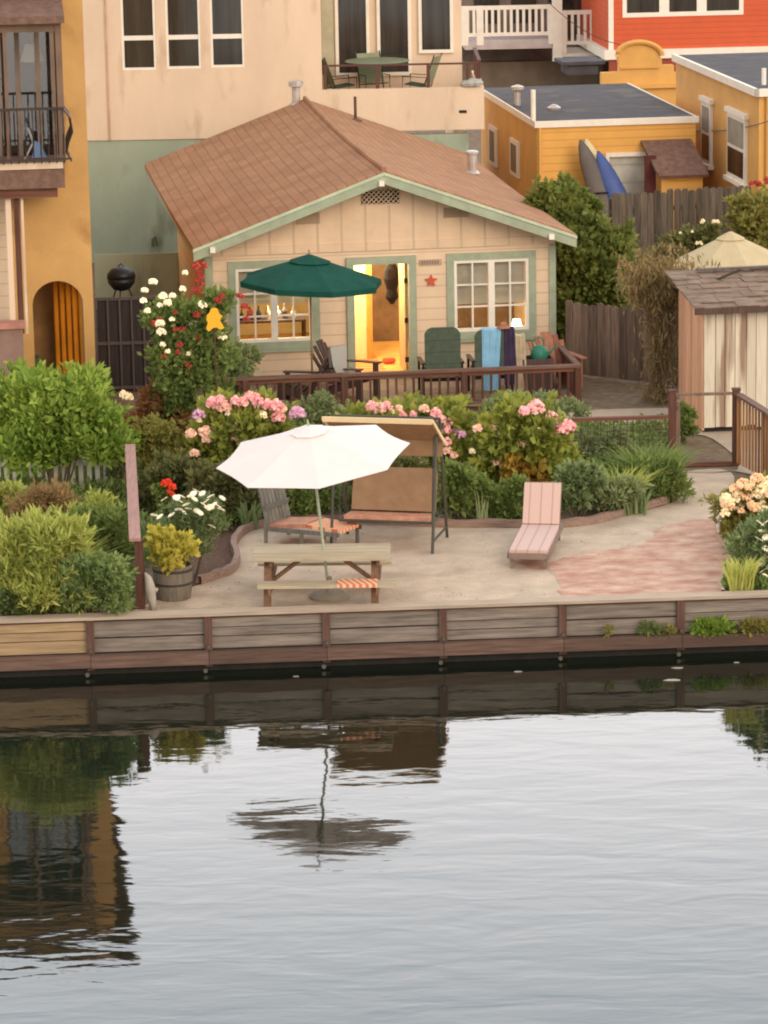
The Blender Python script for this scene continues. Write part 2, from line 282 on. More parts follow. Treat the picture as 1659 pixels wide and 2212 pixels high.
# ------------------------------------------------------------------ mesh helpers
class MB:
    def __init__(s): s.v = []; s.f = []
    def add(s, vs, fs):
        o = len(s.v); s.v += [tuple(v) for v in vs]; s.f += [tuple(i + o for i in f) for f in fs]; return s
    def box(s, x0, x1, y0, y1, z0, z1):
        x0, x1 = min(x0, x1), max(x0, x1); y0, y1 = min(y0, y1), max(y0, y1); z0, z1 = min(z0, z1), max(z0, z1)
        return s.add([(x0, y0, z0), (x1, y0, z0), (x1, y1, z0), (x0, y1, z0), (x0, y0, z1), (x1, y0, z1), (x1, y1, z1), (x0, y1, z1)],
                     [(0, 3, 2, 1), (4, 5, 6, 7), (0, 1, 5, 4), (1, 2, 6, 5), (2, 3, 7, 6), (3, 0, 4, 7)])
    def bar(s, p, q, w, h, up=(0, 0, 1)):
        p, q = Vector(p), Vector(q); d = (q - p).normalized(); u = Vector(up)
        if abs(d.dot(u)) > .98: u = Vector((0, 1, 0))
        a = d.cross(u).normalized() * w / 2; b = a.cross(d).normalized() * h / 2
        return s.add([p - a - b, p + a - b, p + a + b, p - a + b, q - a - b, q + a - b, q + a + b, q - a + b],
                     [(0, 3, 2, 1), (4, 5, 6, 7), (0, 1, 5, 4), (1, 2, 6, 5), (2, 3, 7, 6), (3, 0, 4, 7)])
    def tube(s, pts, r, n=8, close=True):
        pts = [Vector(p) for p in pts]; rs = r if isinstance(r, (list, tuple)) else [r] * len(pts); o = len(s.v)
        for i, p in enumerate(pts):
            d = (pts[min(i + 1, len(pts) - 1)] - pts[max(i - 1, 0)]).normalized()
            u = Vector((0, 0, 1)) if abs(d.z) < .95 else Vector((0, 1, 0))
            a = d.cross(u).normalized(); b = a.cross(d)
            for k in range(n):
                t = 2 * math.pi * k / n; s.v.append(tuple(p + (a * math.cos(t) + b * math.sin(t)) * rs[i]))
        for i in range(len(pts) - 1):
            for k in range(n): s.f.append((o + i * n + k, o + i * n + (k + 1) % n, o + (i + 1) * n + (k + 1) % n, o + (i + 1) * n + k))
        if close: s.f.append(tuple(o + k for k in range(n))[::-1]); s.f.append(tuple(o + (len(pts) - 1) * n + k for k in range(n)))
        return s
    def lathe(s, prof, c=(0, 0, 0), n=20, sx=1, sy=1):
        o = len(s.v)
        for r, z in prof:
            for k in range(n):
                t = 2 * math.pi * k / n; s.v.append((c[0] + r * sx * math.cos(t), c[1] + r * sy * math.sin(t), c[2] + z))
        for i in range(len(prof) - 1):
            for k in range(n): s.f.append((o + i * n + k, o + i * n + (k + 1) % n, o + (i + 1) * n + (k + 1) % n, o + (i + 1) * n + k))
        s.f.append(tuple(o + k for k in range(n))[::-1]); s.f.append(tuple(o + (len(prof) - 1) * n + k for k in range(n))); return s
    def prism(s, pts, y0, y1):        # polygon in local x,z extruded along y
        n = len(pts); return s.add([(x, y0, z) for x, z in pts] + [(x, y1, z) for x, z in pts],
            [tuple(range(n)), tuple(range(2 * n - 1, n - 1, -1))] + [(i, i + n, (i + 1) % n + n, (i + 1) % n) for i in range(n)])
    def slab(s, pts, t):              # arbitrary planar polygon thickened downwards along its normal
        pts = [Vector(p) for p in pts]; nn = (pts[1] - pts[0]).cross(pts[2] - pts[1]).normalized() * t; n = len(pts)
        return s.add(pts + [p - nn for p in pts], [tuple(range(n)), tuple(range(2 * n - 1, n - 1, -1))] + [(i, i + n, (i + 1) % n + n, (i + 1) % n) for i in range(n)])
    def sheet(s, pts, z):
        return s.add([(x, y, z) for x, y in pts], [tuple(range(len(pts)))])
    def wall(s, x0, x1, z0, z1, y0, y1, holes=()):   # wall slab between y0 (front) and y1, with rectangular holes
        xs = sorted({x0, x1} | {min(max(h[i], x0), x1) for h in holes for i in (0, 1)}); zs = sorted({z0, z1} | {min(max(h[i], z0), z1) for h in holes for i in (2, 3)})
        solid = {}
        for i in range(len(xs) - 1):
            for j in range(len(zs) - 1):
                cx, cz = (xs[i] + xs[i + 1]) / 2, (zs[j] + zs[j + 1]) / 2
                solid[i, j] = not any(h[0] < cx < h[1] and h[2] < cz < h[3] for h in holes)
        for (i, j), ok in solid.items():
            if not ok: continue
            a, b, c, d = xs[i], xs[i + 1], zs[j], zs[j + 1]
            s.add([(a, y0, c), (b, y0, c), (b, y0, d), (a, y0, d)], [(0, 1, 2, 3)]); s.add([(a, y1, c), (b, y1, c), (b, y1, d), (a, y1, d)], [(3, 2, 1, 0)])
            if not solid.get((i - 1, j)): s.add([(a, y0, c), (a, y1, c), (a, y1, d), (a, y0, d)], [(3, 2, 1, 0)])
            if not solid.get((i + 1, j)): s.add([(b, y0, c), (b, y1, c), (b, y1, d), (b, y0, d)], [(0, 1, 2, 3)])
            if not solid.get((i, j - 1)): s.add([(a, y0, c), (b, y0, c), (b, y1, c), (a, y1, c)], [(3, 2, 1, 0)])
            if not solid.get((i, j + 1)): s.add([(a, y0, d), (b, y0, d), (b, y1, d), (a, y1, d)], [(0, 1, 2, 3)])
        return s
    def build(s, name, mat, parent=None, smooth=False, loc=None, rotz=0):
        me = bpy.data.meshes.new(name); me.from_pydata(s.v, [], s.f); me.materials.append(mat); me.update()
        if smooth:
            for p in me.polygons: p.use_smooth = True
        o = bpy.data.objects.new(name, me); COL.objects.link(o)
        if parent: o.parent = parent
        if loc: o.location = loc
        if rotz: o.rotation_euler.z = rotz
        return o
def tag(o, label, cat, group=None):
    o['label'] = label; o['category'] = cat
    if group: o['group'] = group
    return o
def thing(name, label, cat, loc, rotz=0, group=None):
    o = bpy.data.objects.new(name, None); o.empty_display_size = .3; COL.objects.link(o); o.location = loc; o.rotation_euler.z = rotz
    return tag(o, label, cat, group)
def fthing(name, label, cat, fr, group=None): return thing(name, label, cat, fr.loc(), fr.a, group)
def copytree(o, loc, rotz, label, parent=None):
    c = o.copy(); COL.objects.link(c)
    if parent: c.parent = parent
    else: c.location = loc; c.rotation_euler.z = rotz; c['label'] = label
    for ch in list(o.children): copytree(ch, None, None, None, c)
    return c
def window(par, x0, x1, z0, z1, y, cols=1, rows=1, fw=.06, frame=m_white, pane=m_pglass, trim=None, tw=.12, mun=.025, rowz=None, name='window'):
    f = MB(); d = .05
    for a, b, c, e2 in ((x0, x0 + fw, z0, z1), (x1 - fw, x1, z0, z1), (x0 + fw, x1 - fw, z0, z0 + fw), (x0 + fw, x1 - fw, z1 - fw, z1)): f.box(a, b, y - d, y + d, c, e2)
    ix0, ix1, iz0, iz1 = x0 + fw, x1 - fw, z0 + fw, z1 - fw
    for k in range(1, cols):
        cx = ix0 + (ix1 - ix0) * k / cols; f.box(cx - mun, cx + mun, y - d * .7, y + d * .7, iz0, iz1)
    for k in (rowz if rowz else [j / rows for j in range(1, rows)]):
        cz = iz0 + (iz1 - iz0) * k; f.box(ix0, ix1, y - d * .5, y + d * .5, cz - mun * .8, cz + mun * .8)
    fo = f.build(name, frame, par)
    pn = MB().add([(ix0, y + .015, iz0), (ix1, y + .015, iz0), (ix1, y + .015, iz1), (ix0, y + .015, iz1)], [(0, 1, 2, 3)]) if pane is m_glass else MB().box(ix0, ix1, y + .012, y + .018, iz0, iz1)
    pn.build('pane', pane, fo)
    if trim:
        t = MB()
        t.box(x0 - tw, x0, y - .06, y - .005, z0 - tw, z1 + tw); t.box(x1, x1 + tw, y - .06, y - .005, z0 - tw, z1 + tw)
        t.box(x0, x1, y - .06, y - .005, z1, z1 + tw); t.box(x0, x1, y - .06, y - .005, z0 - tw, z0)
        t.box(x0 - tw - .04, x1 + tw + .04, y - .11, y - .005, z0 - tw - .05, z0 - tw - .002)
        t.build('trim', trim, fo)
    return fo

# ------------------------------------------------------------------ plants
def leaves(mb_lists, name, mat, parent):
    V, F4 = mb_lists
    me = bpy.data.meshes.new(name); nv = len(V); nf = len(F4)
    me.vertices.add(nv); me.vertices.foreach_set('co', np.asarray(V, dtype=np.float32).ravel())
    me.loops.add(nf * 4); me.loops.foreach_set('vertex_index', np.asarray(F4, dtype=np.int32).ravel())
    me.polygons.add(nf); me.polygons.foreach_set('loop_start', np.arange(0, nf * 4, 4, dtype=np.int32))
    me.materials.append(mat); me.update(calc_edges=True); me.validate()
    o = bpy.data.objects.new(name, me); COL.objects.link(o); o.parent = parent; return o
def leafgeo(P, D, size, aspect, rng, fold=.25):
    """P base points, D main directions (unit): rhombic leaves"""
    n = len(P); r = rng.normal(size=(n, 3)); side = np.cross(D, r); side /= np.linalg.norm(side, axis=1)[:, None] + 1e-9
    nrm = np.cross(side, D); s = (size * rng.uniform(.45, 1.6, n))[:, None]
    mid = P + D * s * .5 + nrm * s * fold * .15
    tip = P + D * s - nrm * s * fold * .5
    a = mid + side * s * aspect * .5; b = mid - side * s * aspect * .5
    V = np.stack([P, a, tip, b], 1).reshape(-1, 3); F = np.arange(4 * n).reshape(n, 4); return V, F
def lobes_cloud(rng, w, d, h, n, nl, zlo=.25):
    """leaf points clustered on the shells of many lobes filling a w x d x h mound"""
    cs = []; nl = int(nl * 1.7)
    for i in range(nl):
        t = rng.uniform(0, 2 * math.pi); q = math.sqrt(rng.uniform(0, 1)); zz = rng.uniform(zlo, .86)
        k = math.sqrt(max(0.05, 1 - (max(0, zz - .35) / .75) ** 2)) * .84
        cs.append((math.cos(t) * q * w / 2 * k, math.sin(t) * q * d / 2 * k, zz * h))
    cs = np.array(cs); rr = rng.uniform(.07, .21, nl) * min(w, h * 1.4, d * 1.6)
    per = rng.multinomial(n, (rr ** 2) / (rr ** 2).sum()); P = []; D = []
    for i in range(nl):
        k = per[i]; v = rng.normal(size=(k, 3)); v[:, 2] = np.where(v[:, 2] < 0, v[:, 2] * .6, v[:, 2]); v /= np.linalg.norm(v, axis=1)[:, None]
        rad_ = rr[i] * (rng.uniform(.25, 1, k) ** .45)[:, None] * (1 + .25 * np.sin(v[:, :1] * 7 + i) * np.cos(v[:, 1:2] * 6 + 2 * i))
        P.append(cs[i] + v * rad_ * np.array([1, 1, .85])); D.append(v)
    ns = int(nl * 4.5); k2 = max(8, int(n * .3 / ns))
    for i in range(ns):
        c = cs[i % nl]; v = rng.normal(size=3); v[2] = abs(v[2]) * .9 + .1; v /= np.linalg.norm(v); L_ = rr[i % nl] * rng.uniform(1.0, 1.6) + min(w, h) * rng.uniform(.0, .14); q = rng.uniform(.45, 1, k2)[:, None]
        cur = np.array([0, 0, -.12 * L_]) * q ** 2
        P.append(c + v * L_ * q + cur + rng.normal(size=(k2, 3)) * rr[i % nl] * .09); D.append(v * .7 + rng.normal(size=(k2, 3)) * .4)
    P = np.concatenate(P); D = np.concatenate(D); P[:, 2] = np.abs(P[:, 2]) + .01
    top = P[:, 2] > h * 1.06; P[top, 2] = h * (1.06 - rng.uniform(0, .25, top.sum()) ** 1.5)
    return P, D, cs
seedn = [11]
def place(x0, x1, yt, yb, dr):
    cx = (x0 + x1) / 2; B = G(cx, yb); s = FP / (B - CAMP).dot(FW); wd = (x1 - x0) / s; dep = wd * dr
    B2 = B + Vector((B.x, B.y, 0)).normalized() * dep * .35
    T = atY(cx, yt, B2.y + dep * .1); return Vector((B2.x, B2.y, .65)), wd, dep, max(.12, T.z - .65)
def stems(rng, cs, n=5, r=.02):
    mb = MB()
    for i in range(min(n, len(cs))):
        c = Vector(cs[i]); b = Vector((c.x * .25, c.y * .25, 0)); mid = (b + c) / 2 + Vector((rng.uniform(-.05, .05), rng.uniform(-.05, .05), 0))
        mb.tube([b, mid, c], [r, r * .8, r * .4], 5)
    return mb
m_stem = MAT('plant_stem', L(96, 82, 60), var=.3)
m_gstem = MAT('green_stem', L(84, 104, 56), var=.3)
def bush(label, cat, box, mat, n=6000, size=.09, aspect=.5, dr=.8, nl=14, up=.35, name='shrub', group=None, stemmat=m_stem, fold=.3, zlo=.25, jit=.6, stemr=.018):
    seedn[0] += 1; rng = np.random.default_rng(seedn[0])
    loc, wd, dep, h = place(*box, dr)
    t = thing(name, label, cat, loc, 0, group); t['_h'] = h
    P, D, cs = lobes_cloud(rng, wd, dep, h, n, nl, zlo)
    D = D + rng.normal(size=D.shape) * jit + np.array([0, 0, up]); D /= np.linalg.norm(D, axis=1)[:, None]
    leaves(leafgeo(P, D, size, aspect, rng, fold), 'foliage', mat, t)
    stems(rng, cs, 7, stemr).build('stem', stemmat, t)
    del t['_h']
    return t, (loc, wd, dep, h, rng)
def blades(label, cat, box, mat, n=160, width=.035, dr=.6, name='grass_clump', lean=.35, group=None, seg=4, hv=.35):
    """strap-like leaves rising from the ground"""
    seedn[0] += 1; rng = np.random.default_rng(seedn[0]); loc, wd, dep, h = place(*box, dr)
    t = thing(name, label, cat, loc, 0, group); V = []; F = []
    for i in range(n):
        x = rng.uniform(-.5, .5) * wd * .62; y = rng.uniform(-.5, .5) * dep * .7; hh = h * rng.uniform(1 - hv, 1.05)
        a = math.atan2(y, x) + rng.normal() * .7; ln = lean * hh * rng.uniform(.2, 1.3); wv = width * rng.uniform(.6, 1.2); ta = rng.uniform(0, math.pi)
        sx_, sy_ = math.cos(ta) * wv / 2, math.sin(ta) * wv / 2; o = len(V)
        for k in range(seg + 1):
            q = k / seg; off = ln * q ** 2.2; z = hh * (q - .18 * q ** 4 * (lean > .3)); tp = (1 - q ** 2.5) * .95 + .05
            cx, cy = x + math.cos(a) * off, y + math.sin(a) * off
            V += [(cx - sx_ * tp, cy - sy_ * tp, z), (cx + sx_ * tp, cy + sy_ * tp, z)]
        F += [(o + 2 * k, o + 2 * k + 1, o + 2 * k + 3, o + 2 * k + 2) for k in range(seg)]
    leaves((V, F), 'foliage', mat, t); return t, (loc, wd, dep, h, rng)
def flowerhead_mesh(r, n, mat, rng, name, petal=.45, flat=1.0):
    v = rng.normal(size=(n, 3)); v /= np.linalg.norm(v, axis=1)[:, None]; v[:, 2] = np.abs(v[:, 2]) * 1.1 - .35; v /= np.linalg.norm(v, axis=1)[:, None]
    P = v * r * .82 * np.array([1, 1, flat]); T = np.cross(v, rng.normal(size=(n, 3))); T /= np.linalg.norm(T, axis=1)[:, None]
    D = T * .9 + v * .25; D /= np.linalg.norm(D, axis=1)[:, None]
    V, F = leafgeo(P - T * r * petal * .5, D, r * petal * 1.3, .9, rng, .1)
    me = bpy.data.meshes.new(name); me.from_pydata([tuple(a) for a in V], [], [tuple(int(q) for q in a) for a in F]); me.materials.append(mat); me.update(); return me
def daisy_mesh(r, mat, rng, name):
    V = []; F = []
    for k in range(12):
        a = 2 * math.pi * k / 12; c, s_ = math.cos(a), math.sin(a); o = len(V)
        V += [(0, 0, 0), (c * r * .6 - s_ * r * .17, s_ * r * .6 + c * r * .17, .01), (c * r, s_ * r, 0), (c * r * .6 + s_ * r * .17, s_ * r * .6 - c * r * .17, .01)]; F.append((o, o + 3, o + 2, o + 1))
    me = bpy.data.meshes.new(name); me.from_pydata(V, [], F); me.materials.append(mat); me.update(); return me
rg = np.random.default_rng(5)
def pet(name, c, v=.25): return LEAF(name, scal(c, 1 - v)[:3], scal(c, 1 + v * .5)[:3], trans=.15, rough=.8)
m_fpink = pet('pink_petals', L(236, 184, 186)); m_fpale = pet('pale_pink_petals', L(240, 202, 184)); m_flil = pet('lilac_petals', L(214, 172, 198)); m_fred = pet('red_petals', L(178, 70, 66), .3); m_fwhite = pet('white_petals', L(244, 236, 216), .1)
m_forange = pet('orange_red_petals', L(226, 80, 52)); m_fpeach = pet('peach_petals', L(240, 206, 172)); m_fcream = pet('cream_petals', L(240, 226, 196))
hp = {k: flowerhead_mesh(.1, 110, mt, rg, 'flower_head') for k, mt in dict(p=m_fpink, q=m_fpale, l=m_flil, r=m_fred, w=m_fwhite, o=m_forange, c=m_fcream, h=m_fpeach).items()}
dz = daisy_mesh(.075, m_fwhite, rg, 'daisy')
def flower(par, px, py, kind, r=.1, ywd=None, mesh=None, name='flower_head'):
    W = atY(px, py, ywd); o = bpy.data.objects.new(name, mesh or hp[kind]); COL.objects.link(o); o.parent = par
    o.location = W - par.location; k = r / .1; o.scale = (k, k, k); o.rotation_euler = (rad(35) if mesh else 0, 0, random.uniform(0, 6)); return o
def struct(o): o['kind'] = 'structure'; return o

# ================================================================== SETTING
FB = Frame(G(829.1, 1309.5, .775), 3.7, 0)          # bulkhead: local x along the wall, y into the land, z = height over water
# water -----------------------------------------------------------
def water_mat():
    m, nt, b = newmat('canal_water')
    b.inputs['Base Color'].default_value = (.010, .013, .008, 1); b.inputs['Roughness'].default_value = .03; b.inputs['IOR'].default_value = 1.45
    t = N(nt, 'ShaderNodeTexCoord'); bumps = None
    for sc_, st, rough_, s_ in ((1.0, (.9, 2.2, 1), .45, .056), (1.0, (3.0, 7, 1), .5, .013), (1.0, (9, 20, 1), .5, .002)):
        mp = N(nt, 'ShaderNodeMapping'); mp.inputs['Scale'].default_value = st; mp.inputs['Rotation'].default_value = (0, 0, rad(4)); nt.links.new(t.outputs['Object'], mp.inputs[0])
        nz = N(nt, 'ShaderNodeTexNoise', Scale=sc_, Detail=2, Roughness=rough_, Distortion=.4); nt.links.new(mp.outputs[0], nz.inputs['Vector'])
        bp = N(nt, 'ShaderNodeBump', Strength=1.0, Distance=s_ * (.1 if s_ > .03 else .07)); nt.links.new(nz.outputs[0], bp.inputs['Height'])
        if bumps: nt.links.new(bumps.outputs[0], bp.inputs['Normal'])
        bumps = bp
    nt.links.new(bumps.outputs[0], b.inputs['Normal']); return m
m_water = water_mat()
def fb(x, y): p = FB.O + FB.e * x + FB.n * y; return (p.x, p.y)
wt = struct(MB().sheet([fb(-90, -90), fb(90, -90), fb(90, .05), fb(-90, .05)], 0).build('water', m_water))
# land -------------------------------------------------------------
struct(MB().sheet([fb(-400, .06), fb(400, .06), fb(900, 900), fb(-900, 900)], .640).build('ground', m_land))
def poly_px(pts, z, sub=4, jit=.03, seed=1):
    r = random.Random(seed); P = [G(x, y, z) for x, y in pts]; outp = []; n = len(P)
    for i in range(n):
        a, b, c, d = P[i - 1], P[i], P[(i + 1) % n], P[(i + 2) % n]
        for k in range(sub):
            t = k / sub
            q = .5 * ((2 * b) + (c - a) * t + (2 * a - 5 * b + 4 * c - d) * t * t + (3 * b - a - 3 * c + d) * t ** 3)
            outp.append((q.x + r.uniform(-jit, jit), q.y + r.uniform(-jit, jit)))
    return outp
patio_px = [(255, 1345), (330, 1300), (415, 1268), (500, 1238), (514, 1210), (508, 1180), (530, 1152), (600, 1134), (720, 1128), (960, 1138), (1220, 1138), (1350, 1112), (1450, 1086), (1478, 1058), (1482, 1020), (1578, 1018), (1580, 1080), (1556, 1122), (1553, 1165), (1578, 1200), (1572, 1250), (1560, 1295), (1500, 1305), (1180, 1318), (829, 1330), (500, 1340)]
struct(MB().sheet(poly_px(patio_px, .648, 4, .01), .648).build('patio', m_patio))
red_px = [(1222, 1292), (1205, 1262), (1190, 1235), (1150, 1228), (1100, 1205), (1180, 1212), (1240, 1200), (1300, 1188), (1370, 1182), (1400, 1165), (1430, 1140), (1470, 1128), (1540, 1122), (1551, 1165), (1574, 1200), (1568, 1250), (1556, 1296), (1400, 1304), (1300, 1302)]
struct(MB().sheet(poly_px(red_px, .652, 6, .05, 3), .652).build('red_gravel_patch', m_redg))
struct(MB().sheet(poly_px([(1430, 1018), (1590, 1016), (1560, 960), (1480, 935), (1250, 925), (1230, 890), (1480, 880), (1660, 880), (1760, 990), (1700, 1040), (1590, 1018)], .656, 3, .02, 4), .656).build('path', m_path))
struct(MB().sheet(poly_px([(400, 1268), (500, 1235), (512, 1208), (506, 1180), (528, 1152), (600, 1133), (560, 1080), (430, 1120), (360, 1220)], .645, 4, .02, 5), .645).build('bark_mulch', m_soil))

# ================================================================== BULKHEAD
bk = fthing('bulkhead', 'long timber bulkhead with flat cap between the patio and the water', 'retaining wall', FB)
MB().box(-14, 14, -.07, .17, .735, .775).build('cap_board', m_cap, bk)
MB().box(-14, 14, .0, .045, .695, .733).build('fascia_board', m_waler, bk)
xs = [FB.f(px, 1375)[0] for px in (195, 450, 705, 957, 1215, 1470)]; stp = (xs[-1] - xs[0]) / 5
posts = [xs[0] - stp * 3, xs[0] - stp * 2, xs[0] - stp] + xs + [xs[-1] + stp, xs[-1] + 2 * stp, xs[-1] + 3 * stp]
for i, x in enumerate(posts):
    p = MB().box(x - .05, x + .05, -.045, .045, .06, .734).build('post', m_bpost, bk)
    MB().tube([(x, -.10, .335), (x, -.03, .335)], .022, 8).build('bolt', m_bolt, p)
    if i < len(posts) - 1:
        x2 = posts[i + 1]; tan = x2 < xs[0] + .05
        b = MB(); mid = .50 + random.uniform(-.03, .03)
        zz = [(.29, mid - .012), (mid + .012, .70)] if i % 2 else [(.29, mid - .06), (mid - .048, mid + .06), (mid + .072, .70)]
        for k, (a, c) in enumerate(zz): b.box(x + .05, x2 - .05, .012 + .006 * ((i + k) % 2), .05, a, c)
        b.build('wall_board', m_boardt if tan else m_board, bk)
MB().box(-14, 14, .055, .0595, .25, .733).build('added_gap_backing', MAT('gap_dark', L(58, 46, 38), var=.3), bk)  # added dark sheet, blocks the sky seen through the board gaps
wl = MB()
for i in range(len(posts) - 1):
    a = random.uniform(-.004, .004); wl.box(posts[i] + .003, posts[i + 1] - .003, -.15 + a, -.046, .12 + a, .285 + a)
wl.build('waler', m_waler, bk)
MB().box(-14, 14, .0, .04, -.5, .289).build('footing_board', MAT('shade_black_wood', L(40, 36, 30), var=.3, scale=6), bk)  # near-black colour paints the shade of the gap below the waler
for i, x in enumerate(posts): MB().tube([(x - .05, -.2, .045), (x - .05, -.16, .045)], .028, 8).build('tie_bolt', m_bolt, bk)

# ================================================================== COTTAGE
FC = Frame(G(895.4, 814.9), 7.65)
ct = fthing('cottage', 'small cream cottage with brown shingle gable roof and sage green trim', 'house', FC)
xl, xr = FC.f(447, 620)[0], FC.f(1199, 620)[0]
yo = -.5
pkx, pkz = FC.f(829, 376, yo); elx, elz = FC.f(420, 543, yo); erx, erz = FC.f(1242, 513, yo)
sl_ = ((pkz - elz) / (pkx - elx) + (pkz - erz) / (erx - pkx)) / 2
def rz(x): return pkz - .02 - sl_ * abs(x - pkx)
wx0, wx1 = FC.f(510, 650)[0], FC.f(674, 650)[0]; wz0, wz1 = FC.f(590, 738)[1], FC.f(590, 578)[1]
vx0, vx1 = FC.f(981, 640)[0], FC.f(1142, 640)[0]; vz0, vz1 = FC.f(1060, 714)[1], FC.f(1060, 560)[1]
dx0, dx1 = FC.f(766, 700)[0], FC.f(884, 700)[0]; dz1 = FC.f(825, 570)[1]; dz0 = .06
wh = min(rz(xl), rz(xr)) - .12
wallmb = MB().wall(xl, xr, 0, wh, 0, .15, [(wx0, wx1, wz0, wz1), (vx0, vx1, vz0, vz1), (dx0, dx1, dz0, dz1)])
wallmb.box(xr - .14, xr, .152, 10.9, 0, wh).box(xl + 1.042, xr - .142, 10.9, 11.1, 0, wh)
wallmb.build('wall', m_cream, ct)
MB().box(xl, xl + .14, .152, 6.4, 0, wh).box(xl + .141, xl + .9, 6.26, 6.4, 0, wh).box(xl + .9, xl + 1.04, 6.401, 10.9, 0, wh).build('side_wall', MAT('ochre_side_siding', L(204, 158, 96), var=.1, lines=(2, .2, .5)), ct)
gb = MB(); gb.prism([(xl, wh), (xr, wh), (xr, rz(xr) - .1), (pkx, rz(pkx) - .1), (xl, rz(xl) - .1)], .0, .14)
gb.build('gable_wall', m_gable, ct)
MB().prism([(xl, wh), (xr, wh), (xr, rz(xr) - .1), (pkx, rz(pkx) - .1), (xl, rz(xl) - .1)], 10.95, 11.1).build('rear_gable_wall', m_gable, ct)
MB().box(xl, xr, -.035, -.002, wh - .12, wh + .02).build('band_board', m_gable, ct)
# roof with slight sag
yb = 11.3; rf = MB()
ny, nx = 14, 10; base = len(rf.v)
for side, xe in ((-1, elx - .02), (1, erx + .02)):
    o = len(rf.v)
    for j in range(ny + 1):
        yy = yo - .02 + (yb - yo) * j / ny; sag = -.07 * math.sin(math.pi * j / ny)
        for i in range(nx + 1):
            x = pkx + (xe - pkx) * i / nx; z = pkz - sl_ * abs(x - pkx) + sag * (1 - i / nx * .5) + .07
            rf.v.append((x, yy, z)); 
    for j in range(ny):
        for i in range(nx):
            a = o + j * (nx + 1) + i; q = (a, a + 1, a + nx + 2, a + nx + 1); rf.f.append(q if side > 0 else q[::-1])
    o2 = len(rf.v)
    for j in range(ny + 1):
        for i in range(nx + 1):
            v = rf.v[o + j * (nx + 1) + i]; rf.v.append((v[0], v[1], v[2] - .09))
    for j in range(ny):
        for i in range(nx):
            a = o2 + j * (nx + 1) + i; q = (a, a + nx + 1, a + nx + 2, a + 1); rf.f.append(q if side > 0 else q[::-1])
    for j in range(ny): a = o + j * (nx + 1) + nx; b2 = o2 + j * (nx + 1) + nx; rf.f.append((a, b2, b2 + nx + 1, a + nx + 1))
    for i in range(nx): a = o + i; b2 = o2 + i; rf.f.append((a, b2, b2 + 1, a + 1)); a = o + ny * (nx + 1) + i; b2 = o2 + ny * (nx + 1) + i; rf.f.append((a, a + 1, b2 + 1, b2))
roof = rf.build('roof', m_roof, ct)
rc = MB(); rc.tube([(pkx, yo - .02 + (yb - yo) * j / 14, pkz + .085 - .07 * math.sin(math.pi * j / 14)) for j in range(15)], .045, 6); rc.build('ridge_cap', m_roof, roof)
def fascia(xa, za, xb, zb, h, y0, y1): return MB().prism([(xa, za - h), (xb, zb - h), (xb, zb), (xa, za)], y0, y1)
zt = pkz + .0
MB().prism([(elx - .02, elz - .17), (pkx, pkz - .17), (erx + .02, erz - .17), (erx + .02, erz - .02), (pkx, pkz - .02), (elx - .02, elz - .02)], yo - .05, yo - .01).build('bargeboard', m_trim, ct)
MB().prism([(elx - .03, elz - .015), (pkx, pkz - .015), (erx + .03, erz - .015), (erx + .03, erz + .035), (pkx, pkz + .035), (elx - .03, elz + .035)], yo - .065, yo - .025).build('drip_edge', MAT('pale_green_paint', L(186, 196, 166)), ct)
MB().box(elx, elx + .03, yo, 11.3, elz - .15, elz - .03).build('eave_fascia', m_trim, ct)
MB().box(erx - .03, erx, yo, 11.3, erz - .15, erz - .03).build('eave_fascia', m_trim, ct)
for px, py in ((459, 540), (824, 396), (1191, 511)):
    bx, bz = FC.f(px, py, yo - .06); MB().box(bx - .045, bx + .045, yo - .12, .0, bz - .045, bz + .045).build('beam_end', m_white, ct)
for x in (xl - .012, xr - .108): MB().box(x, x + .12, -.03, -.003, 0, wh - .13).build('corner_board', m_trim, ct)
MB().box(xl - .03, xl - .003, -.03, .1, 0, wh - .1).build('corner_board', m_trim, ct)
# lattice vent
a0, z0_ = FC.f(781, 442); a1, z1_ = FC.f(862, 408); lv = MB(); cz = (z0_ + z1_) / 2
lv.box(a0, a1, -.02, -.005, z0_ - .02, z0_); hh = z1_ - z0_
for k in range(-6, 14):
    for sgn in (1, -1):
        pts = []
        for q in range(2): pass
        xa = a0 + k * .085; xb = xa + sgn * hh
        t0, t1 = 0, 1
        def cl(t): return xa + (xb - xa) * t
        ts = [0, 1]
        if not (a0 - .001 <= cl(0) <= a1 + .001): ts[0] = ((a0 if cl(0) < a0 else a1) - xa) / (xb - xa)
        if not (a0 - .001 <= cl(1) <= a1 + .001): ts[1] = ((a1 if cl(1) > a1 else a0) - xa) / (xb - xa)
        if 0 <= ts[0] < ts[1] <= 1 and ts[1] - ts[0] > .15: lv.bar((cl(ts[0]), -.028 - .006 * sgn, z0_ + hh * ts[0]), (cl(ts[1]), -.028 - .006 * sgn, z0_ + hh * ts[1]), .012, .025, (0, 1, 0))
MB().box(a0, a1, -.012, -.004, z0_, z1_).build('vent_screen', m_dark, ct)
lv.build('gable_vent', m_cream, ct)
for (pa, pb, pc, pd) in ((640, 690, 458, 484), (958, 1012, 446, 470)):
    a0, z0_ = FC.f(pa, pd); a1, z1_ = FC.f(pb, pc); mb = MB()
    for k in range(6): zz = z0_ + (z1_ - z0_) * k / 6; mb.box(a0, a1, -.03, -.004, zz, zz + .02)
    mb.build('louvre_vent', MAT('weathered_vent', L(176, 150, 120)), ct)
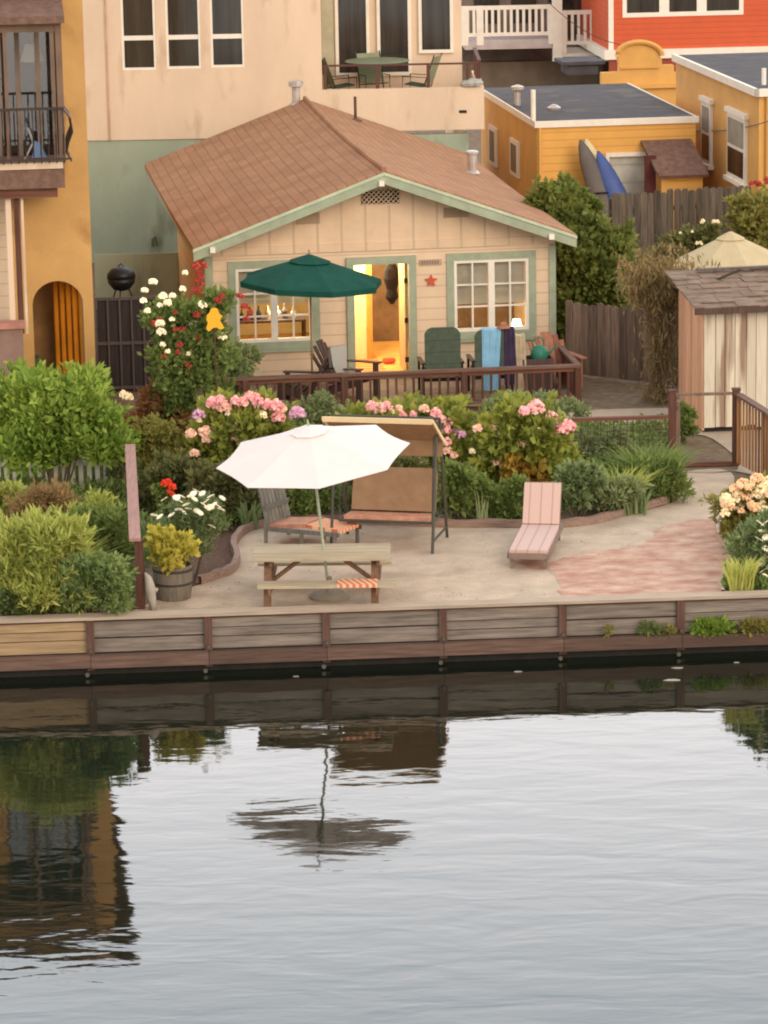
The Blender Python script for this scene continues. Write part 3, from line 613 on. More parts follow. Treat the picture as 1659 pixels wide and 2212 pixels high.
def casement(x0, x1, z0, z1, shadez):
    xm = (x0 + x1) / 2
    w_ = window(ct, x0, x1, z0, z1, .03, 1, 1, .05, pane=m_glass, trim=m_trim, tw=.13)
    s_ = MB()
    s_.box(xm - .055, xm + .055, -.025, .085, z0 + .05, z1 - .05)
    for a, b in ((x0 + .05, xm - .055), (xm + .055, x1 - .05)):
        c = (a + b) / 2; s_.box(c - .014, c + .014, -.01, .045, z0 + .05, z1 - .05)
        for k in (1, 2): zz = z0 + .05 + (z1 - z0 - .1) * k / 3; s_.box(a, b, -.008, .042, zz - .012, zz + .012)
    s_.build('glazing_bar', m_white, w_)
    for a, b in ((x0 + .05, xm - .05), (xm + .05, x1 - .05)):
        mb = MB(); n = 6
        for k in range(n):
            za, zb = shadez + (z1 - shadez) * k / n, shadez + (z1 - shadez) * (k + 1) / n; mb.add([(a, .12, za), (b, .12, za), (b, .145, zb), (a, .145, zb)], [(0, 1, 2, 3)])
        mb.build('roman_shade', m_shade, w_)
    return w_
casement(wx0, wx1, wz0, wz1, wz0 + (wz1 - wz0) * .50); casement(vx0, vx1, vz0, vz1, vz0 + (vz1 - vz0) * .37)
# door surround and open leaf
tr = MB(); tw = .13
tr.box(dx0 - tw, dx0, -.06, .13, dz0 - .05, dz1 + tw); tr.box(dx1, dx1 + tw, -.06, .13, dz0 - .05, dz1 + tw); tr.box(dx0, dx1, -.06, .13, dz1, dz1 + tw)
tr.build('door_frame', m_trim, ct)
dl = MB().box(dx1 - .045, dx1 - .005, .16, .95, dz0, dz1 - .01).build('door', MAT('tan_door_paint', L(190, 160, 116)), ct)
for z in (.25, .95, 1.65): MB().box(dx1 - .06, dx1 - .002, .13, .158, z, z + .09).build('hinge', m_darkm, dl)
MB().box(dx0, dx1, -.14, .16, -.0, dz0).build('door_sill', m_trim, ct)
# room behind
rm = MB(); rx0, rx1 = xl + .15, xr - .15
rm.box(rx0, rx1, 4.6, 4.65, .06, 2.5).build('room_wall', m_room, ct)
MB().box(rx0, rx1, .16, 4.6, .0, .055).build('room_floor', m_floor, ct)
MB().box(rx0, rx1, .16, 4.6, 2.38, 2.43).build('room_ceiling', m_shade, ct)
MB().box(dx0 - .35, dx0 + .42, 1.6, 1.7, .06, 2.37).build('partition_wall', m_room, ct)
MB().box(dx0 + .422, dx0 + .52, 1.55, 1.75, .06, 2.37).build('partition_post', MAT('honey_wood', L(206, 140, 62), var=.2), ct)
MB().box(dx0 + .52, rx1, 3.4, 3.45, .06, 2.37).build('hall_wall', MAT('hall_brown', L(132, 106, 78), var=.35), ct)
# things inside
tag(MB().box(dx0 - .05, dx0 + .6, .3, 2.1, .058, .07).build('rug', m_rugst, None, loc=FC.loc(), rotz=FC.a), 'orange chevron striped rug on the floor inside the open cottage door', 'rug')
cb = MB(); cb.lathe([(.03, 0), (.12, .12), (.09, .25), (.15, .45), (.13, .62), (.06, .74)], (dx1 - .16, 1.0, 1.15), 12, 1, .5)
tag(cb.build('coat', MAT('black_cloth', L(38, 30, 28), rough=.95), None, loc=FC.loc(), rotz=FC.a), 'dark coat hanging just inside the open cottage door', 'coat')
shoe = MB(); shoe.lathe([(.10, 0), (.13, .04), (.1, .09)], (dx1 - .22, 1.1, .07), 10, 1, .6)
tag(shoe.build('shoe', m_redorn, None, loc=FC.loc(), rotz=FC.a), 'small red shoe on the floor inside the open cottage door', 'shoe')
def wpt(fr, x, y, z): p = fr.O + fr.e * x + fr.n * y; return (p.x, p.y, z + fr.z0)
def roomlight(x, y, z, e_, col):
    l = bpy.data.lights.new('room_light', 'POINT'); l.energy = e_; l.color = col; l.shadow_soft_size = .12
    o = bpy.data.objects.new('room_light', l); COL.objects.link(o); o.location = wpt(FC, x, y, z)
roomlight(dx0 + .25, 1.0, 2.1, 120, (1, .88, .54)); roomlight(dx0 + 1.0, 2.6, 1.9, 40, (1, .76, .42))
def tlamp(x, y, z, lab, r=.11):
    t = thing('table_lamp', lab, 'lamp', wpt(FC, x, y, z), FC.a)
    MB().lathe([(r, 0), (r * 1.02, .02), (r * .6, .22)], (0, 0, .2), 16).build('lamp_shade', m_glow, t)
    MB().lathe([(.07, 0), (.05, .06), (.03, .12), (.015, .2)], n=10).build('lamp_base', m_darkm, t)
lx, lz = FC.f(1116, 704, 1.3); tlamp(lx, 1.3, lz - .3, 'lit table lamp behind the lower panes of the right cottage window')
roomlight(lx - .2, 1.0, lz + .35, 40, (1, .9, .7)); 
lx2, lz2 = FC.f(600, 700, 1.5); roomlight(lx2, 1.2, lz2 + .5, 45, (1, .9, .7))
def desk(x0, x1, z, lab, items):
    t = thing('sideboard', lab, 'sideboard', wpt(FC, (x0 + x1) / 2, 1.25, .06), FC.a); w_ = (x1 - x0) / 2
    MB().box(-w_, w_, -.25, .25, z - .1, z - .06).build('top', m_bchair, t)
    for s1 in (-1, 1): MB().box(s1 * w_ - .03 * (s1 > 0), s1 * w_ + .03 * (s1 < 0), -.23, .23, 0, z - .102).build('side_panel', m_bchair, t)
desk(vx0, vx1 + .1, lz - .3 - .0, 'dark sideboard under the lit lamp inside the right cottage window', 3)
desk(wx0, wx1, wz0 + .2, 'dark sideboard inside the left cottage window', 3)
def bottles(x0, x1, z, lab, n, fy=1.2):
    for k in range(n):
        x = x0 + (x1 - x0) * (k + .5) / n + random.uniform(-.03, .03); h = random.uniform(.14, .3); r = random.uniform(.03, .06)
        tag(MB().lathe([(r, 0), (r * 1.1, h * .5), (r * .4, h * .75), (r * .35, h)], n=10).build('vase', random.choice([m_dark, m_bchair, m_gtowel, m_straw]), None, loc=wpt(FC, x, fy, z)), lab, 'vase', 'vases behind the %s cottage window' % lab.split()[-3])
bottles(wx0 + .1, wx1 - .1, wz0 + .2, 'small vase standing on the sideboard in the left cottage window', 7)
bottles(vx0 + .1, lx - .15, lz - .29, 'small vase standing on the sideboard in the right cottage window', 5)
# pipes on roof
def roofpt(px, py, sgn):
    d = ray(px, py); de, dn = d.dot(FC.e), d.dot(FC.n); oe, on = (CAMP - FC.O).dot(FC.e), (CAMP - FC.O).dot(FC.n)
    # z = pkz+.07 - sl*sgn*(x-pkx)
    t = (pkz + .05 + sl_ * sgn * pkx + FC.z0 - HC - sl_ * sgn * oe) / (d.z + sl_ * sgn * de)
    return (oe + de * t, on + dn * t, HC + d.z * t - FC.z0)
x, y, z = roofpt(640, 224, -1); MB().tube([(x, y, z - .1), (x, y, z + .38)], .085, 12).lathe([(.15, 0), (.13, .03)], (x, y, z - .02), 12).lathe([(.10, 0), (.15, .02), (.15, .12), (.08, .14)], (x, y, z + .34), 12).build('flue_pipe', m_steel, ct)
x, y, z = roofpt(768, 260, 1); MB().tube([(x, y, z - .1), (x, y, z + .48)], .03, 8).lathe([(.16, 0), (.04, .05)], (x, y, z - .01), 10).build('vent_pipe', m_bpost, ct)
x, y, z = roofpt(1020, 372, 1); MB().tube([(x, y, z - .1), (x, y, z + .36)], [.085, .1], 12).lathe([(.15, 0), (.10, .05)], (x, y, z - .02), 12).lathe([(.09, 0), (.125, .02), (.125, .06), (.09, .08)], (x, y, z + .34), 12).build('flue_pipe', m_steel, ct)
# wall star and name board
sx_, sz_ = FC.f(931, 606); pts = []
for k in range(10):
    a = math.pi / 2 + k * math.pi / 5; r = .115 if k % 2 == 0 else .052; pts.append((sx_ + r * math.cos(a), sz_ + r * math.sin(a)))
tag(MB().prism(pts, -.045, -.012).build('star_ornament', m_redorn, None, loc=FC.loc(), rotz=FC.a), 'red five pointed star on the wall between cottage door and right window', 'star')
bx, bz = FC.f(930, 567); nb = thing('name_board', 'small grey name board on the cottage wall above the red star', 'sign', wpt(FC, bx, 0, bz), FC.a)
MB().box(-.19, .19, -.03, -.006, -.04, .055).build('board', MAT('board_grey', L(182, 160, 136)), nb)
lt = MB(); random.seed(3)
for k in range(7):
    x = -.165 + k * .046; lt.box(x, x + .03, -.036, -.031, -.028 + .004 * (k % 2), .038)
lt.build('lettering', MAT('lettering_brown', L(144, 118, 104)), nb)

# ================================================================== LEFT OCHRE BUILDING
FL = Frame(atY(207, 800, 56.5), 7.0)
lb = fthing('apartment_house', 'ochre stucco apartment house with arched opening and projecting brown balcony', 'apartment house', FL)
H1 = 7.6
def lf(px, py, y=0): return FL.f(px, py, y)
ax0, ax1 = lf(72, 700)[0], lf(181, 700)[0]; az1 = lf(128, 607)[1]; ar = (ax1 - ax0) / 2; azs = az1 - ar * .95
gx0, gx1 = lf(-60, 100)[0], lf(140, 100)[0]; gz0, gz1 = lf(60, 350)[1], lf(60, 18)[1]
bw = MB().wall(-9, 0, 0, H1, 0, .2, [(ax0, ax1, 0, az1), (gx0, gx1 - .06, gz0, gz1)])
# rounded spandrels of the arch
for sgn in (-1, 1):
    xc = (ax0 + ax1) / 2; xs_ = ax0 if sgn < 0 else ax1; P = [(xs_, az1)]
    for k in range(11):
        a = math.pi / 2 * k / 10; P.append((xc + sgn * ar * math.sin(a), azs + (az1 - azs) * math.cos(a)))
    P = P if sgn > 0 else P
    bw.prism(P, 0.001, .199)
bw.box(-9, 0, .201, 9, H1 - .1, H1); bw.box(-.2, 0, .202, 9, 0, H1 - .102)
bw.build('wall', m_ochre, lb)
MB().box(-9.3, .35, -.5, 9.3, H1 + .002, H1 + .16).build('roof', m_shing, lb)
MB().box(ax0 - .7, ax0 - .5, .2, 3, 0, 3).box(-4, 0 - .2, 2.9, 3, 0, 3).box(ax0 - .5, 0 - .2, 1.3, 1.4, 0, 3).build('passage_wall', MAT('brown_passage_plaster', L(176, 132, 82), var=.25), lb)
mb = MB()
for k in range(5): x = ax1 - .02 - k * .1; mb.lathe([(.055, 0), (.045, 1.2), (.05, az1 - .05)], (x, .26 + .1 * k, 0), 8)
mb.build('orange_curtain', m_ochre_in, lb)
# balcony
bl = MB(); by = -1.15
X0, X1 = -9, lf(140, 380, by)[0]; Zs0, Zs1 = lf(60, 408, by)[1], lf(60, 352, by)[1]
bl.box(X0, X1, by, -.002, Zs0, Zs1 - .02).build('balcony_floor', m_shing, lb)
MB().box(X0, X1 - .02, by - .03, by - .002, Zs1 - .1, Zs1).build('balcony_edge', m_beige, lb)
MB().box(X0, X1 - .12, by + .1, -.002, Zs0 - .16, Zs0 - .002).build('balcony_beam', m_bwood, lb)
rzt = lf(60, 236, by)[1]
rl = MB(); rl.box(X0, X1 + .02, by - .02, by + .02, rzt - .02, rzt + .02); rl.bar((X1, by, rzt), (X1, 0, rzt), .04, .04)
rl.bar((X0, by - .1, Zs1 + .06), (X1 + .12, by - .1, Zs1 + .06), .03, .03)
def bomb(x, y, nx_, ny_):
    hh = rzt - Zs1; P = []
    for q in (0, .15, .35, .55, .8, 1): off = .16 * math.sin(math.pi * min(1, (1 - q) * 1.25) ** .9) if q > .2 else .16 * math.sin(math.pi * min(1, .8 * 1.25) ** .9) * q / .2 + .1 * (1 - q / .2) + .02; P.append((x + nx_ * off, y + ny_ * off, Zs1 + hh * q))
    rl.tube(P, .013, 5)
for k in range(26): bomb(X1 - .12 * k, by, 0, -1)
for k in range(9): bomb(X1, by + .12 * k, 1, 0)
rl.build('balcony_railing', m_darkm, lb)
# canopy roof of balcony, posts, glazing
zr = lf(60, 34, by)[1]
MB().prism([(0, 0), (1, 0), (1, 1), (0, 1)], 0, 1) 
cp = MB(); xr_ = lf(133, 20, by)[0]
cp.add([(X0, by - .15, zr), (xr_ + .03, by - .15, zr), (xr_ + .03, 0, zr + .3), (X0, 0, zr + .3), (X0, by - .15, zr - .12), (xr_ + .03, by - .15, zr - .12), (xr_ + .03, 0, zr - .12), (X0, 0, zr - .12)], [(0, 1, 2, 3), (7, 6, 5, 4), (0, 4, 5, 1), (1, 5, 6, 2)])
cp.build('balcony_roof', m_shing, lb)
pp = MB()
pp.box(xr_ - .12, xr_ - .02, by, by + .1, Zs1, zr - .12); xm = lf(10, 100, by)[0]; pp.box(xm - .03, xm + .03, by, by + .06, Zs1, zr - .12); pp.box(xr_ - .2, xr_ - .14, by + .02, by + .06, Zs1, zr - .12)
pp.box(X0, xr_ - .121, by + .01, by + .08, zr - .26, zr - .122)
pp.build('balcony_post', m_bwoodz if False else MAT('brown_grey_frame', L(120, 96, 78)), lb)
MB().box(gx0, gx1, 1.6, 1.65, gz0 - .1, gz1 + .1).build('room_wall', MAT('dim_room_wall', L(112, 92, 76), var=.2), lb)
MB().box(gx0, gx1, .2, 1.6, gz0 - .12, gz0 - .04).box(gx0, gx1, .2, 1.6, gz1 + .02, gz1 + .06).build('room_floor', m_dark, lb)
window(lb, gx0, gx1 - .06, gz0, gz1, .06, 4, 1, .07, frame=MAT('grey_brown_frame', L(132, 112, 94)), pane=m_glass, mun=.04, name='balcony_window')
lx_, lz_ = lf(70, 132, .9); t = thing('floor_lamp', 'unlit floor lamp with pale cone shade behind the balcony window', 'lamp', wpt(FL, lx_, .9, gz0 - .04), FL.a)
hz = lz_ - gz0 + .04; MB().lathe([(.2, 0), (.11, .28)], (0, 0, hz), 18).build('lamp_shade', m_lamp, t); MB().lathe([(.14, 0), (.13, .03), (.015, .05), (.012, hz)], n=10).build('lamp_stand', m_darkm, t)
t = thing('armchair', 'dark armchair behind the balcony window under the floor lamp', 'armchair', wpt(FL, lf(82, 230, .7)[0], .7, gz0 - .04), FL.a)
MB().box(-.35, .35, -.3, .3, .1, .5).build('seat', m_dark, t); MB().prism([(-.38, .3), (.38, .3), (.38, 1.0), (.2, 1.12), (0, 1.05), (-.2, 1.14), (-.38, 1.0)], .2, .34).build('backrest', m_dark, t)
t = thing('folding_deckchair', 'folded blue and white deckchair leaning on the left balcony', 'deckchair', wpt(FL, lf(80, 345, by + .4)[0], by + .4, Zs1), FL.a)
MB().bar((-.2, 0, 0), (-.05, .03, .28), .025, .025).bar((-.05, .03, .28), (-.12, .06, .5), .025, .025).build('frame', m_gtowel, t); MB().slab([(-.08, .0, .03), (.16, .0, .03), (.06, .05, .26), (-.03, .05, .3)], .03).build('sling', MAT('dusty_blue_cloth', L(108, 132, 162)), t)
# under-balcony posts & terrace
yy = -.9
for px_, mt, wd in ((40, m_bwoodz, .045), (22, m_beige, .045), (64 - 12, m_beige, .02)):
    x = lf(px_, 550, yy)[0]; MB().box(x - wd, x + wd, yy - .05, yy + .05, lf(px_, 720, yy)[1] if px_ != 22 else 1.0, Zs0 - .161).build('terrace_post', mt, lb)
x1_ = lf(50, 730, -1.2)[0]
MB().box(-9, x1_, -1.3, -1.1, 0, lf(20, 700, -1.2)[1] - .06).build('terrace_parapet', MAT('pinkish_grey_plaster', L(136, 108, 94), var=.25), lb)
MB().box(-9, x1_ + .03, -1.34, -1.06, lf(20, 700, -1.2)[1] - .06, lf(20, 695, -1.2)[1]).build('parapet_cap', m_pinktrim, lb)
MB().box(-9, lf(22, 500)[0], -.05, -.002, .9, Zs0 - .17).build('terrace_window', m_cream, lb)
tag(MB().box(-.04, .04, -.04, .04, 0, .75).box(-.05, .05, -.05, .05, .75, .78).build('bollard', m_white, None, loc=G(56, 872), rotz=.1), 'short white post in front of the ochre arch behind the leafy shrub', 'post')

# ================================================================== BEIGE AND SAGE APARTMENT BUILDING
FE = Frame(atY(233, 400, 74.0), 0.3)
be = fthing('apartment_block', 'tall beige over sage green stucco apartment block behind the cottage', 'apartment block', FE)
zb_ = FE.f(300, 302)[1]; xR = FE.f(695, 150)[0]; xE = FE.f(1046, 240)[0]; xr2 = FE.f(1003, 60)[0]; HT = 7.6
hol = []
for a, b in ((264, 337), (360, 434), (456, 528)):
    x0, _ = FE.f(a, 120); x1, _ = FE.f(b, 120); z0 = FE.f(a, 152)[1]; hol.append((x0, x1, z0, z0 + .62 * 1.05)); 
zA0 = FE.f(300, 151)[1]; zA1 = FE.f(300, 90)[1]; zB1 = FE.f(300, 80)[1] + 1.3; zMid = FE.f(300, 84)[1]
holes = []
for a, b, d in ((264, 337, 0), (360, 434, .012), (456, 528, .024)):
    x0 = FE.f(a, 120)[0]; x1 = FE.f(b, 120)[0]; holes.append((x0, x1, zA0 + d, zB1))
MB().wall(-6, xR, zb_, HT, 0, .2, holes).box(xR - .2, xR, .202, 2.0, FE.f(700, 290)[1], HT).build('wall', m_beige, be)
MB().wall(-6, FE.f(1012, 300)[0], 0, zb_ - .002, .03, .2, []).build('lower_wall', m_sage, be)
for h in holes:
    w_ = window(be, h[0], h[1], h[2], h[3], .06, 1, 1, .045, rowz=[(zMid - h[2]) / (h[3] - h[2])], mun=.06)
    MB().box(h[0], h[1], .2, .25, h[2], h[3]).build('curtain', m_curt, w_)
MB().box(-.04 + FE.f(236, 200)[0], .0 + FE.f(236, 200)[0], -.03, -.001, zb_, HT).build('downpipe', MAT('beige_pipe', L(196, 160, 130)), be)
# balcony
zp1 = FE.f(860, 191)[1]; zp0 = FE.f(1000, 280)[1]; yr = 1.9
MB().wall(xR + .001, xE, zp0, zp1, 0, .15, []).box(xE - .15, xE, .151, 3.5, zp0, zp1).box(xR, xE - .151, .151, yr, zp0 + .25, zp0 + .5).build('balcony_parapet', m_beige, be)
db = [(728, 794), (818, 884)]; hs = []
for a, b in db: hs.append((FE.f(a, 60, yr)[0], FE.f(b, 60, yr)[0], FE.f(760, 162, yr)[1], HT - .8))
c0, c1 = FE.f(908, 60, yr)[0], FE.f(975, 60, yr)[0]; hs.append((c0, c1, FE.f(940, 112, yr)[1], HT - .8))
MB().wall(xR + .001, xr2, zp0 + .5, HT, yr, yr + .2, hs).build('balcony_wall', m_beige, be)
MB().box(xr2 - .2, xr2 - .001, yr + .2, 9, 0, HT).box(-6, xr2, .2, 9, HT, HT + .1).build('side_wall', m_beige, be)
MB().box(xR + .004, FE.f(728, 60, yr)[0] - .08, yr - .04, yr - .002, zp0 + .51, HT).build('shutter_panel', MAT('grey_sage', L(182, 176, 148)), be)
for h in hs: window(be, h[0] - .04, h[1] + .04, h[2] - .02, h[3], yr - .02, 1, 1, .07)
rt = FE.f(860, 139, .07)[1]; rr = MB()
rr.box(xR + .02, xE - .1, .05, .09, rt - .025, rt + .015)
for px_ in (702, 815, 925, 1010): x = FE.f(px_, 160, .07)[0]; rr.box(x - .035, x + .035, .04, .10, zp1 + .002, rt - .026)
for k in range(8): y = .3 + k * .35; rr.box(xE - .12, xE - .06, y, y + .05, zp1 + .002, rt)
rr.bar((xE - .09, .12, rt + .03), (xE - .09, 3.0, rt + .03), .08, .05)
rr.build('balcony_railing', MAT('dark_red_rail', L(98, 64, 54)), be)
x, z = FE.f(1000, 241); MB().box(x - .08, x + .08, -.012, .0, z - .03, z + .03).build('scupper', m_dark, be)
for px_, py_, s_ in ((330, 520, 1), (378, 475, .6), (370, 590, .8)):
    x, z = FE.f(px_, py_, .03); MB().tube([(x, -.03, z - .12 * s_), (x, -.06, z + .05 * s_), (x + .06, -.08, z + .1 * s_), (x + .1, -.04, z - .1 * s_)], .03, 6).build('pipe_fitting', MAT('dark_sage_pipe', L(104, 108, 88)), be)
gwz = FE.f(300, 548, -8)[1]
gwl = thing('garden_wall', 'low sage green stucco wall behind the kettle barbecue and gate', 'wall', wpt(FE, 0, -8, 0), FE.a)
MB().box(FE.f(205, 600, -8)[0], FE.f(386, 600, -8)[0], 0, .03, 0, gwz).build('wall', m_sage, gwl)
# balcony furniture
def sling(x, y, rot, lab):
    t = thing('patio_chair', lab, 'chair', wpt(FE, x, y, zp0 + .5), rot, 'green sling chairs on the upper balcony')
    MB().slab([(-.25, -.25, .42), (.25, -.25, .42), (.25, .2, .36), (-.25, .2, .36)], .02).build('seat', m_greenf, t); MB().slab([(-.25, .2, .4), (.25, .2, .4), (.25, .42, 1.0), (-.25, .42, 1.0)], .02).build('backrest', MAT('sage_sling', L(136, 144, 112)), t)
    f = MB(); 
    for s_ in (-.27, .27): f.tube([(s_, -.3, 0), (s_, -.28, .58), (s_, .26, .56), (s_, .1, 0)], .014, 6).tube([(s_, .2, .38), (s_, .44, 1.04)], .014, 6)
    f.build('frame', m_darkm, t)
zz = zp0 + .5
for px_, rot, lab in ((735, 1.9, 'green sling chair at the left end of the upper balcony'), (808, .3, 'green sling chair behind the table on the upper balcony'), (905, -1.9, 'green sling chair right of the table on the upper balcony')):
    sling(FE.f(px_, 180, .9)[0], .9 if px_ != 808 else 1.3, rot, lab)
t = thing('patio_table', 'round green table with brown pedestal on the upper balcony', 'table', wpt(FE, FE.f(815, 150, .8)[0], .8, zz), 0)
zt_ = FE.f(815, 133, .8)[1] - zz; MB().lathe([(.68, 0), (.7, .015), (.68, .03)], (0, 0, zt_), 24).build('tabletop', MAT('sage_table', L(128, 138, 112)), t)
MB().tube([(0, 0, .05), (0, 0, zt_)], .04, 8).bar((-.3, 0, .1), (.5, 0, .12), .06, .08).bar((0, -.3, .1), (0, .3, .1), .06, .06).build('pedestal', m_bwood, t)
tb = MB(); random.seed(9)
for k in range(5): tb.lathe([(.12, 0), (.14, .06), (.08, .13)], (random.uniform(-.25, .25), random.uniform(-.05, .05), random.uniform(0, .06)), 8)
tag(tb.build('towel_heap', m_gtowel, None, loc=wpt(FE, FE.f(1010, 180, .08)[0], .08, zp1)), 'heap of pale cloths on the balcony parapet corner', 'cloths')

# ================================================================== WHITE BALCONY BUILDING, RED BUILDING (far)
FW_ = Frame(atY(1005, 120, 102.0), 2.0)
wb = fthing('porch_building', 'distant building with two white balustraded balconies above the black roof', 'building', FW_)
def wf(px, py, y=0): return FW_.f(px, py, y)
x0, x1, x2, x3 = wf(1004, 60)[0], wf(1192, 60)[0], wf(1216, 60)[0], wf(1312, 60)[0]
zt1, zb1 = wf(1090, 12)[1], wf(1090, 78)[1]
def balus(a, b, z0, z1, par, midpost=None):
    mb = MB(); mb.box(a, b, 0, .08, z1 - .12, z1).box(a, b, 0, .08, z0, z0 + .1); n = int((b - a) / .17)
    for k in range(n): x = a + (b - a) * (k + .5) / n; mb.box(x - .04, x + .04, .01, .07, z0 + .1, z1 - .12)
    for x in (a, b) + ((midpost,) if midpost else ()): mb.box(x - .1, x + .1, -.03, .1, z0 - .25, z1 + .002)
    mb.build('balustrade', m_white, par)
balus(x0, x1, zb1, zt1, wb, wf(1037, 60)[0]); zt2, zb2 = wf(1260, 22)[1], wf(1260, 96)[1]; balus(x2, x3, zb2, zt2, wb)
MB().box(x0, x1, -.02, 2, wf(1090, 106)[1], wf(1090, 86)[1]).build('balcony_floor', MAT('lilac_grey_paint', L(186, 172, 166)), wb)
MB().box(x2 - .1, x3, -.02, 2, zb2 - .35, zb2 - .26).build('balcony_floor', m_white, wb)
for px_ in (1204, 1309): x = wf(px_, 60)[0]; MB().box(x - .14, x + .14, -.06, .2, wf(px_, 132)[1], zt1 + 2.6).build('porch_post', m_white, wb)
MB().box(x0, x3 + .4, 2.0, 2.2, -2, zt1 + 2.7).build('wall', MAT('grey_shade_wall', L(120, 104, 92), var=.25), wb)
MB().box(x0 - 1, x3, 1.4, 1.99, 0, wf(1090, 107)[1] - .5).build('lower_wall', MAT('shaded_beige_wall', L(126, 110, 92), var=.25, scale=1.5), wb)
for k in range(3): a = x0 + .4 + k * 1.1; MB().box(a, a + .75, 1.95, 1.99, zb1 + .2, zb1 + 2.0).build('window', m_pglass, wb)
MB().box(x2 + .1, x3 - .3, 1.95, 1.99, zb2, zb2 + 2.2).build('window', m_pglass, wb)
FR = Frame(atY(1316, 100, 99.0), 5.5)
rb = fthing('red_house', 'orange red clapboard house with white window band at the top right', 'house', FR)
zr0 = FR.f(1330, 108)[1]; a, b = FR.f(1345, 20)[0], FR.f(1606, 20)[0]; zc = FR.f(1345, 38)[1]
MB().wall(0, 9, zr0, zr0 + 3.9, 0, .2, [(a, b, zc, zc + 1.6)]).box(0, .2, .202, 8, zr0, zr0 + 3.9).build('wall', m_red, rb)
MB().box(-.15, 9, -.12, 6, zr0 - .26, zr0 - .003).build('trim_band', m_white, rb)
MB().box(0, 9, -.04, .1, -2, zr0 - .262).build('lower_wall', MAT('dark_red_base', L(150, 74, 52), var=.2), rb)
MB().box(0 - .02, .12, -.04, -.002, zr0, zr0 + 3.9).build('corner_board', m_white, rb)
wn = window(rb, a, b, zc, zc + 1.6, .05, 3, 1, .12, mun=.14)
MB().box(a, b, .3, .34, zc, zc + 1.6).build('blind', m_curt, wn)
MB().box(-.3, 9.2, -.3, 8, zr0 + 3.902, zr0 + 4.1).build('roof', m_shing, rb)

# ================================================================== YELLOW HOUSES
FY = Frame(atY(1160, 268, 76.0), 7.65)
yh = fthing('yellow_house', 'yellow clapboard house with flat black roof and white fascia', 'house', FY)
zy = FY.f(1160, 262)[1]; wy = FY.f(1503, 250)[0]; dl_ = FY.g(1046, 187, zy)[1]
gx0_, gx1_, gz_ = FY.f(1316, 400)[0], FY.f(1397, 400)[0], FY.f(1350, 338)[1]
MB().wall(0, wy, 0, zy - .14, 0, .15, [(gx0_, gx1_, 0, gz_)]).box(wy - .15, wy, .151, dl_, 0, zy - .14).build('wall', m_yel, yh)
# left side wall with windows
sm = MB(); sm.box(0, .15, .151, dl_, 0, zy - .14); sm.build('side_wall', m_yelp, yh)
for (pa, pb, pt, pbm) in ((1060, 1076, 268, 362), (1106, 1124, 296, 386)):
    y1_, zt_ = FY.side(pa, pt); y0_, zb2_ = FY.side(pb, pbm); mb = MB()
    mb.box(-.06, -.002, y0_, y1_, zb2_, zt_); wo = mb.build('side_window', m_white, yh); MB().box(-.075, -.062, y0_ + .2, y1_ - .2, zb2_ + .1, zt_ - .1).build('pane', MAT('grey_glass', L(128, 112, 84)), wo)
MB().box(0, wy, 0, .002, 0, .001)
yroof = MB(); nX, nY = 8, 10; rgx = random.Random(4); o = 0
yroof.box(-.02, wy + .02, .0, dl_, zy - .13, zy - .03).build('roof', m_tar, yh)
MB().box(-.06, wy + .06, -.06, -.002, zy - .14, zy).box(-.06, -.021, -.002, dl_, zy - .14, zy).box(wy + .021, wy + .06, -.002, dl_, zy - .14, zy - .02).build('fascia', m_white, yh)
MB().wall(gx0_ - .08, gx1_ + .08, 0, gz_ + .09, -.03, -.002, [(gx0_, gx1_, 0, gz_)]).build('garage_frame', m_white, yh)
MB().box(gx0_, gx1_, .06, .1, 0, gz_).build('garage_door', MAT('white_grey_door', L(196, 190, 174), lines=(2, .4, .6)), yh)
MB().box(.03, .09, -.07, -.004, 0, zy - .145).build('downpipe', m_yelp, yh)
rx_, rz_ = FY.f(1152, 250, .3); MB().tube([(rx_, .3, zy - .05), (rx_, .3, FY.f(1152, 194, .3)[1])], .055, 10).build('vent_pipe', m_white, yh)
q = FY.g(1118, 225, zy); MB().tube([(q[0], q[1], zy - .05), (q[0], q[1], zy + .32)], .07, 10).lathe([(.12, 0), (.15, .04), (.15, .1), (.04, .14)], (q[0], q[1], zy + .3), 12).build('flue_pipe', m_steel, yh)
q = FY.g(1250, 150, zy); MB().box(q[0] - .45, q[0] + .3, q[1] - 1.0, q[1], zy - .03, zy + .22).box(q[0] - .6, q[0] + .45, q[1] - 1.1, q[1] + .1, zy + .22, zy + .3).build('roof_box', m_tar, yh)
q = FY.g(1543 - 190, 246 - 4, zy); MB().lathe([(.15, 0), (.16, .05), (.05, .12)], (FY.g(1543 - 0, 246, zy)[0] - 3.2, 2.4, zy - .03), 10).build('roof_vent', m_steel, yh)
# small lean-to
FS = Frame(wpt(FY, FY.f(1412, 400)[0], -1.0, 0), 7.65)
ls = fthing('garden_shed', 'small yellow garden shed with brown sloping roof beside the garage door', 'shed', FS)
sw = FS.f(1518, 400)[0]; sh = FS.f(1450, 374)[1]
MB().box(0, sw, 0, .9, 0, sh).build('wall', m_yel, ls); MB().box(-.05, .12, -.03, -.002, 0, sh - .1).build('corner_board', m_yelp, ls)
MB().slab([(-.15, -.25, sh - .02), (sw + .08, -.25, sh - .02), (sw - .05, .95, sh + .62), (-.3, .95, sh + .62)], .07).build('roof', m_shing, ls)
MB().add([(-.001, 0, sh), (-.001, .9, sh), (-.001, .9, sh + .5)], [(0, 2, 1)]).build('gable_infill', m_yelp, ls)
MB().box(-.35, -.1, .3, .35, 0, 1.9).build('door', MAT('maroon_door', L(92, 44, 40)), ls)
